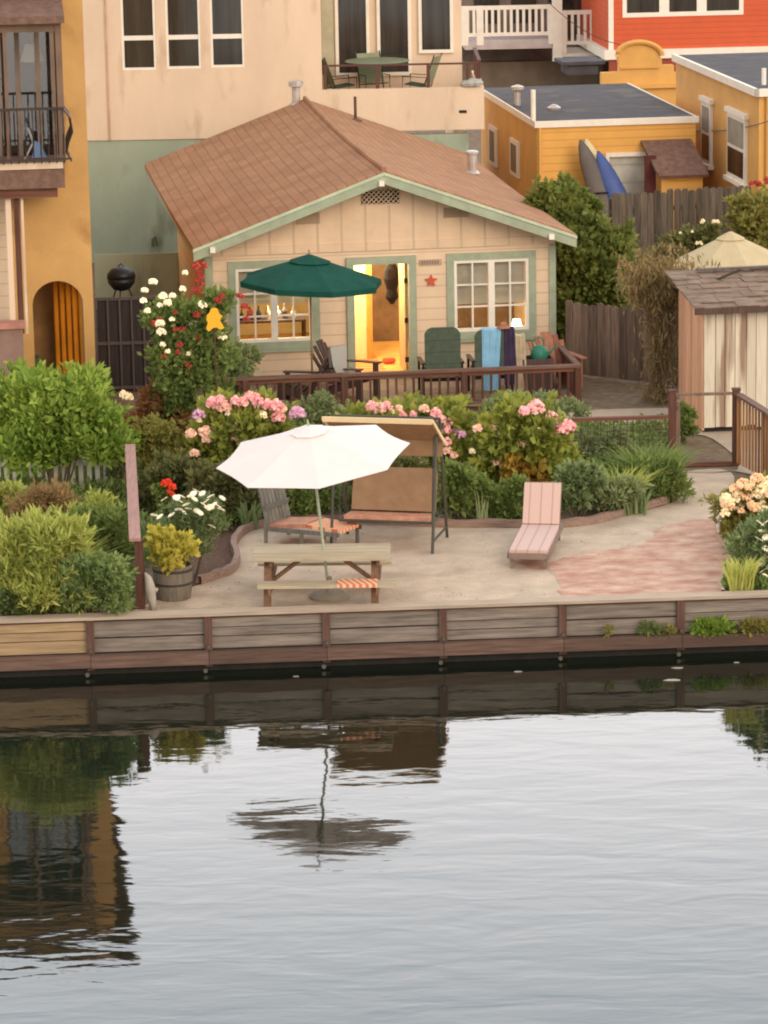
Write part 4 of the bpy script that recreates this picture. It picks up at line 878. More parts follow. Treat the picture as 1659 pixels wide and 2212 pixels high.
# kayaks
def kayak(name, px, yb_, pxt, yt_, wd, mt, lab, cat, ly=-.45):
    bx_, _ = FY.f(px, 415, ly - .5); tx_, tz_ = FY.f(pxt, yt_, ly + .2)
    t = thing(name, lab, cat, wpt(FY, bx_, ly - .5, 0), FY.a, 'boards and kayaks leaning on the yellow house')
    L_ = math.hypot(tx_ - bx_, tz_); mb = MB(); n = 14; m_ = 12; o = 0
    for i in range(n + 1):
        q = i / n; r = wd * (max(0.02, math.sin(math.pi * min(1, max(0, q)) ** .9)) ** .55); cx = (tx_ - bx_) * q; cyy = .7 * q; cz = tz_ * q
        for k in range(m_):
            a = 2 * math.pi * k / m_; mb.v.append((cx + math.cos(a) * r, cyy + math.sin(a) * r * .45, cz))
    for i in range(n):
        for k in range(m_): mb.f.append((i * m_ + k, i * m_ + (k + 1) % m_, (i + 1) * m_ + (k + 1) % m_, (i + 1) * m_ + k))
    mb.build('hull', mt, t, True)
    if cat == 'kayak':
        q = .5; MB().lathe([(wd * .55, 0), (wd * .6, .02), (wd * .4, .03)], ((tx_ - bx_) * q, .7 * q - wd * .47, tz_ * q), 14, 1, .25).build('cockpit_rim', m_black, t)
kayak('paddleboard', 1345, 0, 1266, 300, .27, m_kcream, 'cream paddleboard leaning behind the grey kayak', 'paddleboard', -.25)
kayak('kayak', 1340, 0, 1254, 302, .27, m_kgrey, 'grey kayak standing on end against the yellow house', 'kayak', -.55)
kayak('kayak', 1378, 0, 1292, 326, .25, m_kblue, 'blue kayak leaning beside the pale garage door', 'kayak', -.65)
# right yellow house
FZ = Frame(atY(1640, 200, 73.0), 7.65)
yz = fthing('yellow_cottage', 'yellow house with tall white sash windows at the right edge', 'house', FZ)
zz_ = FZ.f(1640, 205)[1]; dz_ = FZ.side(1495, 132)[0]; dz_ = min(max(dz_, 8), 20)
MB().box(0, 5, 0, .15, 0, zz_).box(0, .15, .151, dz_, 0, zz_).build('wall', m_yelp, yz)
MB().box(-.02, 5, -.02, dz_, zz_ + .002, zz_ + .1).build('roof', m_tar, yz)
MB().box(-.1, -.022, -.1, dz_, zz_ - .03, zz_ + .13).box(-.1, 5, -.1, -.022, zz_ - .03, zz_ + .13).build('fascia', m_white, yz)
def sidewin(pa, pb, pt, pbm):
    y1_, zt_ = FZ.side(pa, pt); y0_, _ = FZ.side(pb, pbm); zb2_ = FZ.side((pa + pb) / 2, pbm)[1]; zt_ = FZ.side((pa + pb) / 2, pt)[1]
    yc = (y0_ + y1_) / 2; mb = MB(); W = abs(y1_ - y0_)
    mb.box(-.07, -.002, y0_, y1_, zb2_, zt_); mb.box(-.11, -.002, y0_ - .1, y1_ + .1, zt_, zt_ + .1); mb.box(-.13, -.002, y0_ - .1, y1_ + .1, zb2_ - .09, zb2_ - .001)
    o = mb.build('sash_window', m_white, yz); zm = (zb2_ + zt_) / 2
    n = 2 if W > 2 else 1
    for k in range(n):
        a = y0_ + .12 + (W - .12) * k / n; b = y0_ + (W - .12) * (k + 1) / n - .0
        MB().box(-.085, -.072, a, b, zb2_ + .1, zm - .04).build('pane', m_pglass, o); MB().box(-.085, -.072, a, b, zm + .04, zt_ - .1).build('pane', MAT('pale_glass', L(150, 140, 124)), o)
sidewin(1521, 1540, 220, 352); sidewin(1577, 1615, 248, 388)
x0 = FZ.f(1655, 300)[0]; window(yz, x0, x0 + .9, FZ.f(1655, 425)[1], FZ.f(1655, 300)[1], -.05)
MB().tube([(.18, -.06, 0), (.18, -.06, zz_ - .05)], .05, 8).build('downpipe', m_yelp, yz)
MB().tube([(FZ.f(1650, 180, 1.0)[0], 1.0, zz_), (FZ.f(1650, 180, 1.0)[0], 1.0, zz_ + .45)], .05, 8).build('vent_pipe', m_white, yz)
# false front between the two
FA = Frame(atY(1316, 250, 93.0), 6.0)
fa = fthing('storefront_parapet', 'yellow false front wall with rounded top rising behind the black roof', 'building', FA)
P = [FA.f(1300, 300), FA.f(1500, 300)]
P += [FA.f(x, y) for x, y in ((1500, 156), (1456, 157), (1456, 141), (1430, 141), (1430, 126), (1424, 122))]
for k in range(11): a = math.pi * k / 10; P.append(FA.f(1381 + 45 * math.cos(a), 121 - 27 * math.sin(a)))
P += [FA.f(x, y) for x, y in ((1334, 124), (1338, 138), (1338, 156), (1300, 158))]
MB().prism(P, 0, .3).build('wall', m_yelp, fa)
c = MB(); arcp = [FA.f(1381 + 49 * math.cos(math.pi * k / 12), 120 - 30 * math.sin(math.pi * k / 12)) for k in range(13)]
c.tube([(x, -.05, z) for x, z in arcp], .07, 6).build('arched_cornice', m_yelp, fa)
zc_ = FA.f(1400, 190)[1]; MB().box(FA.f(1320, 190)[0], FA.f(1496, 190)[0], -.12, -.002, zc_, zc_ + .1).build('cornice', m_yelp, fa)
zc_ = FA.f(1400, 147)[1]; MB().box(FA.f(1340, 190)[0], FA.f(1425, 190)[0], -.06, -.002, zc_, zc_ + .06).build('panel_moulding', m_yelp, fa)
# utility wires
def wire(a, b, sag, lab):
    A, B = Vector(a), Vector(b); P = [A.lerp(B, k / 12) - Vector((0, 0, sag * 4 * (k / 12) * (1 - k / 12))) for k in range(13)]
    M_ = P[0].copy(); tag(MB().tube([p - M_ for p in P], .011, 4).build('utility_wire', m_darkm, None, loc=M_), lab, 'wire', 'wires strung past the yellow houses')
wire(atY(1180, 0, 90), atY(1340, 96, 92.5), .2, 'upper thin dark wire running down in front of the red house')
wire(atY(1410, 235, 85), atY(1535, 190, 80), .15, 'short thin wire sagging between the yellow parapet and the yellow cottage')
wire(atY(1400, 255, 84), atY(1659, 262, 72), .25, 'long thin wire crossing low in front of the yellow cottage')

# ================================================================== FENCES AND SHED
def plankfence(name, lab, P0, P1, h, bw, mt, rounded, seed, grp=None, lean=0):
    r = random.Random(seed); P0, P1 = Vector(P0), Vector(P1); d = P1 - P0; Ln = d.length; a = math.atan2(d.y, d.x)
    t = thing(name, lab, 'fence', (P0.x, P0.y, .65), a, grp); mb = MB(); x = 0
    while x < Ln:
        w_ = bw * r.uniform(.9, 1.08); hh = h + r.uniform(-.03, .03); yo_ = r.uniform(0, .012); c = w_ * .25; e_ = r.uniform(-.01, .01)
        if rounded: pts = [(x + .006, .02), (x + w_ - .006, .02), (x + w_ - .006 + e_, hh - w_ * .3), (x + w_ * .8 + e_, hh - w_ * .08), (x + w_ * .5 + e_, hh), (x + w_ * .2 + e_, hh - w_ * .08), (x + .006 + e_, hh - w_ * .3)]
        else: pts = [(x + .006, .02), (x + w_ - .006, .02), (x + w_ - .006 + e_, hh - c), (x + w_ - c + e_, hh), (x + c + e_, hh), (x + .006 + e_, hh - c)]
        mb.prism(pts, yo_, yo_ + .022); x += w_
    mb.build('boards', mt, t); rl_ = MB()
    for z in (.3, h * .8): rl_.box(0, Ln, .04, .09, z, z + .09)
    rl_.build('rail', mt, t)
    k = 0
    while k * 2.2 < Ln: MB().box(k * 2.2, k * 2.2 + .09, .091, .18, 0, h - .1).build('post', mt, t); k += 1
    return t
pF = wpt(FC, xr + .12, -.3, 0); hF = 0
e1 = atY(1500, 700, 58.6); topF = atY(1300, 655, 59.9).z - .65
plankfence('board_fence', 'tall weathered brown board fence with rounded tops between cottage and shed', (pF[0], pF[1], 0), (e1.x, e1.y, 0), topF, .17, m_fence, True, 1)
A = atY(1322, 420, 68.5); B = atY(1615, 408, 69.5); 
t = plankfence('picket_fence', 'upper grey board fence below the yellow house garage', (A.x, A.y, 0), (B.x, B.y, 0), A.z - .65, .15, m_fence2, False, 2)
# shed
SC = G(1520, 936); FH = Frame((SC.x, SC.y), 7.65)
shd = fthing('shed', 'old shed with peeling white boards and sagging wood shake roof', 'shed', FH)
hS = FH.f(1600, 674)[1] + .12; dS = 1.75; r = random.Random(6)
mb = MB(); x = 0
while x < 4: w_ = r.uniform(.15, .2); mb.box(x + .006, x + w_ - .004, r.uniform(-.01, 0), .03, .06 + r.uniform(0, .06), hS - r.choice([.0, .0, .1, .14]) ); x += w_
mb.build('front_boards', m_shedw, shd)
mb = MB(); y = .035
while y < dS: w_ = r.uniform(.14, .2); mb.box(-.02, .01 + r.uniform(0, .01), y + .004, y + w_ - .004, .04, hS - .02 + y * .05); y += w_
mb.build('side_boards', m_shedo, shd)
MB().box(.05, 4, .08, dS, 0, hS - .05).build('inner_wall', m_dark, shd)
rzb = FH.f(1600, 580, dS + .3)[1]; mb = MB(); nx, ny = 16, 8
for j in range(ny):
    x = -.2
    while x < 4.3:
        w_ = r.uniform(.12, .3); y0 = -.22 + j * (dS + .5) / ny; z0 = hS - .02 + j * (rzb - hS) / ny; y1 = y0 + (dS + .5) / ny + .06; z1 = z0 + (rzb - hS) / ny + .02
        u = r.uniform(0, .02); mb.slab([(x, y0 + r.uniform(-.03, .0), z0 + .03 + u), (x + w_, y0 + r.uniform(-.03, 0), z0 + .03 + u), (x + w_, y1, z1 + u), (x, y1, z1 + u)], .02); x += w_ + .004
mb.build('roof', m_shedroof, shd)
MB().box(-.2, 4.3, -.24, -.2, hS - .1, hS - .0).build('eave_board', m_bchair, shd)
MB().bar((.3, dS + .1, rzb + .04), (4.3, dS + .1, rzb + .06), .14, .03).bar((.55, 1.5, rzb - .08), (.8, .75, hS + .45), .05, .03).build('loose_board', m_fence2, shd)

# post and rail fence at the back of the bed + gate
FG = Frame(G(1448, 985 + 0), 5.0)
gp0 = G(1452, 1008); FG = Frame((gp0.x, gp0.y), 2.0)
hG = FG.f(1448, 846)[1]
def railfence():
    t = fthing('post_and_rail_fence', 'low dark red post and rail fence behind the hydrangea bed', 'fence', FG)
    zr1 = FG.f(1300, 904)[1]; xA = FG.f(960, 912)[0]
    MB().bar((xA, 0, FG.f(960, 914)[1]), (-.05, 0, zr1 - .0), .1, .05).build('rail', m_bwood, t)
    for px_ in (1010, 1230): x = FG.f(px_, 950)[0]; MB().box(x - .045, x + .045, -.04, .04, 0, zr1 - .03).build('post', m_bwoodz, t)
    mb = MB(); x = xA
    while x < -.1: mb.box(x - .004, x + .004, -.004, .004, .05, zr1 - .02); x += .1
    for k in range(7): z = .08 + k * .1; mb.box(xA, -.06, .0045, .009, z, z + .006)
    mb.build('wire_mesh', m_mesh, t); return t
railfence()
gt = fthing('garden_gate', 'open red brown gate frame with thin top bar beside the peeling shed', 'gate', FG)
gxr = FG.f(1590, 900)[0]
MB().box(-.055, .055, -.05, .05, 0, hG).box(-.065, .065, -.06, .06, hG, hG + .03).build('post', m_bwoodz, gt)
MB().box(gxr - .055, gxr + .055, -.05, .05, 0, hG).box(gxr - .065, gxr + .065, -.06, .06, hG, hG + .03).build('post', m_bwoodz, gt)
MB().box(.056, gxr - .056, -.03, .03, hG - .07, hG - .03).build('top_bar', m_fence, gt)
MB().box(.056, gxr - .056, -.04, .04, 0.0, .06).build('threshold', m_bwood, gt)
gl = MB(); gl.bar((.07, .06, .3), (.2, .75, .3), .05, .05).bar((.07, .06, .9), (.2, .75, .9), .05, .05).bar((.09, .1, .2), (.09, .1, 1.0), .04, .06).bar((.19, .72, .2), (.19, .72, 1.0), .04, .06).build('gate_leaf', m_fence, gt)
# side fence towards the camera
ft = thing('slat_fence', 'brown slatted fence descending from the gate post at the right edge', 'fence', wpt(FG, gxr, 0, 0), FG.a)
E1 = G(1700, 1075); fe = Frame(wpt(FG, gxr, 0, 0), 2.0); ex, ey = fe.g(1690, 1062)
hE = hG - .06
MB().bar((.03, -.06, hE), (ex, ey, hE - .06), .12, .04).build('top_rail', m_rail, ft)
mb = MB(); n = 15
for k in range(n):
    q = (k + .5) / n; mb.box(ex * q - .015, ex * q + .015, ey * q - .022, ey * q + .022, .05, hE - .05)
mb.build('slats', WOOD('ochre_brown_slats', L(150, 108, 70), 2), ft)
for q in (.55, 1): MB().box(ex * q + .035, ex * q + .12, ey * q - .045, ey * q + .045, 0, hE - .06).build('post', m_bwoodz, ft)
# left side rail fence running back from the bulkhead
lp = G(304, 1316); bpt = atY(281, 962, 48.2)
tpz = atY(296, 1164, lp.y).z - .65
sf = thing('side_rail_fence', 'pink brown plank rail on a dark post dividing the garden from the left shrubs', 'fence', (lp.x, lp.y, .65))
bk_ = G(281, 962, .65 + tpz); dv = (bk_.x - lp.x, bk_.y - lp.y)
MB().bar((-.04, -.06, tpz), (dv[0], dv[1], tpz), .15, .04).build('top_rail', WOOD('pink_brown_rail', L(160, 122, 110), 1, var=.2), sf)
for q in (0, .5, 1): MB().box(dv[0] * q - .055, dv[0] * q + .055, dv[1] * q, dv[1] * q + .1, 0, tpz - .021).build('post', m_bwoodz, sf)
mb = MB(); n = 40
for k in range(n): q = (k + .5) / n; mb.box(dv[0] * q - .005, dv[0] * q + .005, dv[1] * q + .1, dv[1] * q + .108, .05, tpz - .03)
for z in (.15, .35, .55): mb.bar((.01, .1, z), (dv[0] + .01, dv[1], z), .006, .006)
mb.build('wire_mesh', m_mesh, sf)
# white picket fence far left
q0 = G(0, 1062); t = thing('low_picket_fence', 'low pale picket fence half hidden behind the big leafy shrub', 'fence', (q0.x - .3, q0.y, .65))
hP = atY(60, 985, q0.y).z - .65
mb = MB()
for k in range(16): x = k * .125; mb.prism([(x, .05), (x + .07, .05), (x + .07, hP - .05), (x + .035, hP), (x, hP - .05)], 0, .02)
mb.build('pickets', m_white, t); MB().box(0, 2, .021, .05, hP * .7, hP * .7 + .06).build('rail', m_white, t)
q1 = G(0, 1010); hR = atY(10, 968, q1.y).z - .65
tag(MB().bar((-.5, 0, hR), (.75, 0, hR), .08, .05).box(-.1, -.02, -.04, .04, 0, hR - .03).box(.6, .68, -.04, .04, 0, hR - .03).build('handrail', m_grey, None, loc=(q1.x, q1.y, .65)), 'grey handrail at the left edge above the pickets', 'handrail')

# ================================================================== DECK
qd = G(1243, 876); FD = Frame((qd.x, qd.y), 6.5)
dk = fthing('deck', 'low timber deck with red brown railing in front of the cottage', 'deck', FD)
dL = FD.f(470, 830)[0]; zrl = FD.f(1250, 790)[1]; DZ = .09; dD = 2.35
mb = MB(); y = -.02
while y < dD: mb.box(dL, .08, y, y + .13, DZ - .03, DZ + random.uniform(-.002, .002)); y += .138
mb.build('floor', WOOD('deck_boards', L(140, 116, 98), 0), dk)
MB().box(dL, .08, .03, .08, 0, DZ - .031).build('skirt', m_bwood, dk)
tr_ = MB(); tr_.box(dL, .1, -.07, .07, zrl - .02, zrl + .025); tr_.build('top_rail', m_rail, dk)
MB().box(dL, .04, -.02, .02, zrl - .09, zrl - .022).box(dL, .04, -.02, .02, DZ + .05, DZ + .09).build('stringer', m_bwood, dk)
for px_, wd in ((1248, .05), (1003, .05), (744, .055), (530, .05)):
    x = FD.f(px_, 840)[0]; MB().box(x - wd, x + wd, -.065, .065, 0, zrl - .021).build('post', m_bwoodz, dk)
bs = []; mb = MB(); x = -.12
while x > dL: mb.box(x - .018, x + .018, -.019, .019, DZ + .091, zrl - .091); x -= .145
mb.build('balusters', m_bwoodz, dk)
MB().box(-.0, .1, .072, dD - .1, zrl - .02, zrl + .025).build('end_rail', m_rail, dk)
mb = MB(); y = .2
while y < dD - .2: mb.box(.03, .066, y - .018, y + .018, DZ, zrl - .021); y += .15
mb.build('end_balusters', m_bwoodz, dk)
def dpt(px, y, z=DZ): return wpt(FD, FD.f(px, 800, y)[0], y, z)
def recliner(px, y, lab, rot, topy):
    loc = dpt(px, y); h = atY(px, topy, loc[1]).z - loc[2]; t = thing('patio_chair', lab, 'chair', loc, rot, 'green padded chairs facing the garden')
    MB().box(-.29, .29, -.3, .28, .38, .45).build('seat', m_greenf, t)
    mb = MB(); pts = []
    for k in range(13):
        a = math.pi * k / 12; pts.append((.26 * math.cos(a) ** 1 if False else (.29 if k < 3 else -.29 if k > 9 else .29 - .58 * (k - 3) / 6), 0))
    P = [(-.30, .42), (.30, .42), (.30, h - .1), (.25, h - .03), (.18, h), (-.18, h), (-.25, h - .03), (-.30, h - .1)]
    MB().prism(P, -.38, -.30).build('backrest', m_greenf, t)
    f = MB()
    for s_ in (-.33, .33): f.box(s_ - .035, s_ + .035, -.36, .3, .60, .63).box(s_ - .02, s_ + .02, -.34, -.3, 0, .6).box(s_ - .02, s_ + .02, .24, .28, 0, .6)
    f.box(-.31, .31, -.32, -.3, .3, .36); f.build('frame', m_black, t); return t, h
t1, h1 = recliner(951, .9, 'plain dark green high backed chair seen from behind beside the cottage door', FD.a, 700)
t2, h2 = recliner(1058, .95, 'dark green high backed chair under the light blue towel', FD.a, 704)
lo = dpt(1055, .95)
def drape(name, mt, xs0, xs1, ztop, zbot, lab, cat, loc, tap=.0):
    mb = MB(); nx = 9; prof = [(-.405, zbot), (-.40, (zbot + ztop) / 2), (-.395, ztop), (-.34, ztop + .03), (-.285, ztop), (-.28, ztop - .3)]; o = 0
    for j, (y, z) in enumerate(prof):
        for i in range(nx):
            q = i / (nx - 1); x = xs0 + (xs1 - xs0 - tap * (1 - j / 3 if j < 3 else 0)) * q; mb.v.append((x, y + .012 * math.sin(q * 17 + j), z + .01 * math.sin(q * 9)))
    for j in range(len(prof) - 1):
        for i in range(nx - 1): a = j * nx + i; mb.f.append((a, a + 1, a + nx + 1, a + nx))
    o = mb.build(name, mt, None, loc=loc, rotz=FD.a); sm_ = o.modifiers.new('s', 'SOLIDIFY'); sm_.thickness = .012; tag(o, lab, cat)
drape('towel', m_blue, -.16, .2, h2, .12, 'light blue towel draped over the back of the second green chair', 'towel', lo, .1)
drape('garment', m_purple, .215, .38, h2 + .0, .2, 'dark purple garment hanging beside the light blue towel', 'clothing', lo, -.05)
drape('beach_cloth', m_straw, .39, .56, h2 - .12, .1, 'pale straw coloured cloth hanging right of the purple garment', 'cloth', lo, -.04)
tag(MB().lathe([(.12, 0), (.11, .02), (.07, .03), (.055, .08), (.03, .10)], (.25, -.33, h2 + .02), 14).build('straw_hat', m_rchair, None, loc=lo), 'small brown hat on top of the hanging purple garment', 'hat')
tag(MB().box(-.22, .22, -.02, .02, 0, .3).box(-.24, .24, -.03, .03, .3, .34).build('cooler_board', m_stone, None, loc=dpt(1007, 1.9, FD.f(1007, 745, 1.9)[1] - .1), rotz=FD.a), 'pale folded board leaning on the wall under the right window', 'board') if False else None
# adirondack chairs
def adiron(px, y, rot, lab, mt, s=1.0, cat='chair', z=DZ, loc=None, fan=True):
    loc = loc or dpt(px, y, z); t = thing('adirondack_chair', lab, cat, loc, rot)
    mb = MB()
    for k in range(6):
        x = -.25 + k * .1; hh = (.98 - .05 * abs(k - 2.5) ** 1.6 * .9) * s
        mb.slab([(x - .045, .30 * s, .28 * s), (x + .045, .30 * s, .28 * s), (x * 1.15 + .045, .62 * s, hh), (x * 1.15 - .045, .62 * s, hh)], .022)
    mb.build('backrest', mt, t)
    mb = MB()
    for k in range(6): q = k / 6; mb.box(-.27 * s, .27 * s, (-.3 + .62 * q) * s, (-.21 + .62 * q) * s, (.38 - .13 * q) * s, (.40 - .13 * q) * s)
    mb.build('seat', mt, t)
    for sg in (-1, 1):
        MB().box(sg * .36 * s - .06, sg * .36 * s + .06, -.36 * s, .42 * s, .56 * s, .585 * s).build('armrest', mt, t)
        MB().box(sg * .33 * s - .015, sg * .33 * s + .015, -.32 * s, -.22 * s, 0, .559 * s).bar((sg * .31 * s, -.3 * s, .36 * s), (sg * .31 * s, .62 * s, .05), .03, .12).build('leg', mt, t)
    return t
a_ = adiron(762, .95, FD.a + 1.0, 'dark brown fan backed chair with a pale towel on its back', m_bchair, 1.0)
tw = MB(); tw.add([(-.17, -.02, .95), (.13, -.02, .97), (.11, -.04, .5), (-.02, -.05, .38), (-.14, -.04, .66), (-.17, .02, .95), (.13, .02, .97), (.1, .06, .6), (-.15, .06, .6)], [(0, 1, 2, 3, 4), (5, 8, 7, 6), (0, 5, 6, 1)])
lw_ = dpt(733, .62); o = tw.build('towel', m_gtowel, None, loc=lw_, rotz=FD.a + .3); o.modifiers.new('s', 'SOLIDIFY').thickness = .015; tag(o, 'pale grey towel on the dark fan backed chair', 'towel')
adiron(640, .75, FD.a - 1.9, 'low brown reclining chair left of the green umbrella pole', m_bchair, .82)
adiron(1208, 1.25, FD.a + .25, 'reddish brown wooden chair at the right end of the deck', m_rchair, .9)
t = thing('crate', 'dark wooden crate on the deck below the green watering can', 'crate', dpt(1158, .75), FD.a)
ct_ = FD.f(1150, 772, .75)[1] - DZ
MB().wall(-.27, .27, 0, ct_, -.2, -.18).wall(-.27, .27, 0, ct_, .18, .2).box(-.27, -.25, -.179, .179, 0, ct_).box(.25, .27, -.179, .179, 0, ct_).box(-.249, .249, -.179, .179, ct_ - .1, ct_ - .07).build('box', m_bchair, t)
t = thing('watering_can', 'round teal green watering can standing on the dark crate', 'watering can', dpt(1165, .75, DZ + ct_ - .07), FD.a)
MB().lathe([(.10, 0), (.145, .06), (.15, .15), (.11, .25), (.05, .27)], n=18).build('body', m_teal, t, True)
MB().tube([(.13, 0, .1), (.24, 0, .2), (.3, 0, .3)], [.03, .018, .016], 8).build('spout', m_teal, t)
MB().tube([(-.10, 0, .22), (-.12, 0, .36), (0, 0, .42), (.08, 0, .36), (.09, 0, .24)], .013, 6).build('handle', m_teal, t)

# umbrellas ---------------------------------------------------------
def umbrella(name, lab, apex, center, u, v, base, mt, poler=.02, val=.0, nseg=8, vent=.26, phase=0, base_r=None, sagm=0.0, rib=m_bchair, polemat=None):
    """canopy from its real centre, rim vectors u, v and apex; pole runs from base to apex"""
    t = thing(name, lab, 'umbrella', base); B = Vector(base); ax = Vector(apex) - B; c = Vector(center) - B; nrm = (ax - c).normalized()
    rim = [c + u * math.cos(phase + 2 * math.pi * k / nseg) + v * math.sin(phase + 2 * math.pi * k / nseg) for k in range(nseg)]
    mb = MB(); rows = 7; o = 0; sub = 5
    ring = []
    for j in range(rows + 1):
        q = .06 + .94 * j / rows; row = []
        for k in range(nseg):
            P0 = ax.lerp(rim[k], q); P1 = ax.lerp(rim[(k + 1) % nseg], q)
            for s_ in range(sub):
                f_ = s_ / sub; P = P0.lerp(P1, f_); b_ = math.sin(math.pi * f_)
                P = P - nrm * (.012 * b_ * q) + (ax + (c - ax) * q - P) * (.03 * b_ * q) - nrm * (sagm * math.sin(math.pi * q) * .35)
                row.append(len(mb.v)); mb.v.append(tuple(P))
        ring.append(row)
    for j in range(rows):
        n = len(ring[0])
        for k in range(n): mb.f.append((ring[j][k], ring[j][(k + 1) % n], ring[j + 1][(k + 1) % n], ring[j + 1][k]))
    if val:
        n = len(ring[0]); o = len(mb.v)
        for k in range(n): p = Vector(mb.v[ring[-1][k]]); mb.v.append(tuple(p - nrm * val))
        for k in range(n): mb.f.append((ring[-1][k], ring[-1][(k + 1) % n], o + (k + 1) % n, o + k))
    cn = mb.build('canopy', mt, t)
    s_ = cn.modifiers.new('s', 'SOLIDIFY'); s_.thickness = .006
    vb = MB(); n = nseg
    top = ax + nrm * .035; rr = [c + (p - c) * vent + (ax - c) * (1 - vent) + nrm * .03 for p in rim]
    vb.v.append(tuple(top))
    for p in rr: vb.v.append(tuple(p))
    for k in range(n): vb.f.append((0, 1 + k, 1 + (k + 1) % n))
    vo = vb.build('vent', mt, t); vo.modifiers.new('s', 'SOLIDIFY').thickness = .006
    MB().tube([top - nrm * .02, top + nrm * .07], [.02, .012], 8).build('finial', polemat or rib, t)
    d_ = ax.normalized()
    hub = ax - nrm * .08
    MB().tube([(0, 0, 0), hub * .5, hub], poler, 8).build('pole', polemat or rib, t)
    for k in range(nseg):
        rb_ = MB(); P = ax.lerp(rim[k], .06) - nrm * .03; rb_.bar(P, rim[k] - nrm * (.015), .014, .014)
        mid = ax.lerp(rim[k], .5) - nrm * .045; rb_.bar(hub - nrm * .45, mid, .012, .012); rb_.build('rib', rib, t)
    if base_r: MB().lathe([(base_r, 0), (base_r * 1.02, .03), (base_r * .75, .07), (.04, .09), (.035, .28)], n=24).build('base', MAT('grey_resin_base', L(150, 138, 118)), t)
    return t
# white tilted umbrella
Bs = G(712, 1290, .65); s0 = FP / (Bs - CAMP).dot(FW)
u3 = RC * (-235 / K / s0) + UC * (-30 / K / s0) + FW * (9.7 / K / s0); v3 = RC * (19.5 / K / s0) + UC * (-81 / K / s0) - FW * (222 / K / s0)
Cw = atY(676, 985, Bs.y + .02); nn = u3.cross(v3).normalized()
if nn.z < 0: nn = -nn
umbrella('patio_umbrella', 'tilted white umbrella shading the picnic table by the water', Cw + nn * .40, Cw, u3, v3, tuple(Bs), m_canvas, .019, 0, base_r=.27, vent=.2, rib=m_greych, polemat=m_trim)
# green umbrella on deck
Bg = Vector(dpt(674, .95)); C2 = atY(672, 606, Bg.y); s1 = FP / (C2 - CAMP).dot(FW); R_ = 158 / s1
umbrella('deck_umbrella', 'dark green umbrella with short valance over the deck', C2 + Vector((-.02, 0, .42)), C2, Vector((R_, 0, -.06)), Vector((0, R_, .0)), tuple(Bg), m_gcanvas, .018, .09, vent=.3, phase=.3, polemat=WOOD('umbrella_pole_wood', L(150, 122, 90), 2))
# cream umbrella behind shed
C3 = atY(1580, 570, 62.5); s3 = FP / (C3 - CAMP).dot(FW); R_ = 136 / s3
umbrella('cream_umbrella', 'cream umbrella rising behind the roof of the old shed', C3 + Vector((-.02, 0, .57)), C3, Vector((R_, 0, 0)), Vector((0, R_, 0)), (C3.x, C3.y, .65), m_ccanvas, .02, .04, vent=.24, phase=.2)

# ================================================================== PATIO FURNITURE
# picnic table
HTB = .64; c0 = G(695, 1190, .65 + HTB); T_ = thing('picnic_table', 'weathered wooden picnic table with two attached benches under the white umbrella', 'picnic table', (c0.x, c0.y, .65), rad(-1.5))
Lh = 148 / (FP / (c0 - CAMP).dot(FW))
mb = MB()
for k in range(5): y = -.425 + k * .17; mb.box(-Lh, Lh, y, y + .162, HTB - .038, HTB + random.uniform(-.002, .002))
mb.build('tabletop', m_table, T_)
HB = .36; bo = .62
for sg in (-1, 1):
    mb = MB()
    for k in range(2): y = sg * bo + (-.14 + k * .143); mb.box(-Lh + (.09 if sg < 0 else .02), Lh + (.09 if sg < 0 else 0), y, y + .136, HB - .038, HB)
    mb.build('bench', m_table, T_)
for x in (-Lh + .2, Lh - .2):
    for sg in (-1, 1): MB().bar((x, sg * .12, HTB - .04), (x, sg * .56, .0), .045, .10, (1, 0, 0)).build('leg', m_tleg, T_)
    MB().box(x + .025, x + .065, -.76, .76, HB - .13, HB - .039).box(x + .025, x + .065, -.34, .34, HTB - .12, HTB - .039).build('cross_beam', m_tleg, T_)
    sg = 1 if x < 0 else -1; MB().bar((x + sg * .06, 0, HB - .1), (x + sg * .5, 0, HTB - .05), .09, .045).build('brace', m_tleg, T_)
cb_ = T_.matrix_basis; rw = G(772, 1256, .65 + HB); 
t = MB().box(-.26, .26, -.155, .14, .002, .012).box(-.26, .26, -.172, -.156, -.03, .01).build('striped_towel', m_towelst, None, loc=(rw.x, c0.y - bo, .65 + HB), rotz=rad(-1.5)); tag(t, 'orange and white striped towel on the near picnic bench', 'towel')
# swing seat
sFL, sFR = G(715, 1188), G(934, 1196); sa = math.atan2(sFR.y - sFL.y, sFR.x - sFL.x); SW = (sFR - sFL).length
S_ = thing('garden_swing', 'canopied garden swing seat with tan back and dark metal frame', 'swing seat', tuple(sFL), sa)
SFm = Frame((sFL.x, sFL.y), math.degrees(sa))
zf = SFm.f(940, 912)[1]; zf2 = SFm.f(690, 897)[1]; zf = (zf + zf2) / 2; dS_ = 1.0
m_frm = MAT('dark_swing_frame', L(72, 70, 60), rough=.5)
for x in (0, SW):
    for y0, y1 in ((0, .42), (dS_, .58)): MB().tube([(x, y0, 0), (x, y1, zf - .1)], .022, 8).build('leg', m_frm, S_)
MB().tube([(-.03, .5, zf - .08), (SW + .03, .5, zf - .08)], .024, 8).build('top_bar', m_frm, S_)
for x in (0, SW): MB().tube([(x, .06, .16), (x, dS_ - .06, .16)], .018, 6).build('side_bar', m_frm, S_)
zbk = zf - .40
MB().slab([(-.03, -.10, zf + .02), (SW + .03, -.10, zf + .02), (SW + .03, .62, zbk), (-.03, .62, zbk)], .02).slab([(-.03, .625, zbk), (SW + .03, .625, zbk), (SW + .03, .63, zbk - .24), (-.03, .63, zbk - .24)], .015).build('canopy', m_swingc, S_)
MB().box(-.05, SW + .05, -.14, -.102, zf - .035, zf + .035).build('canopy_valance', m_swingt, S_)
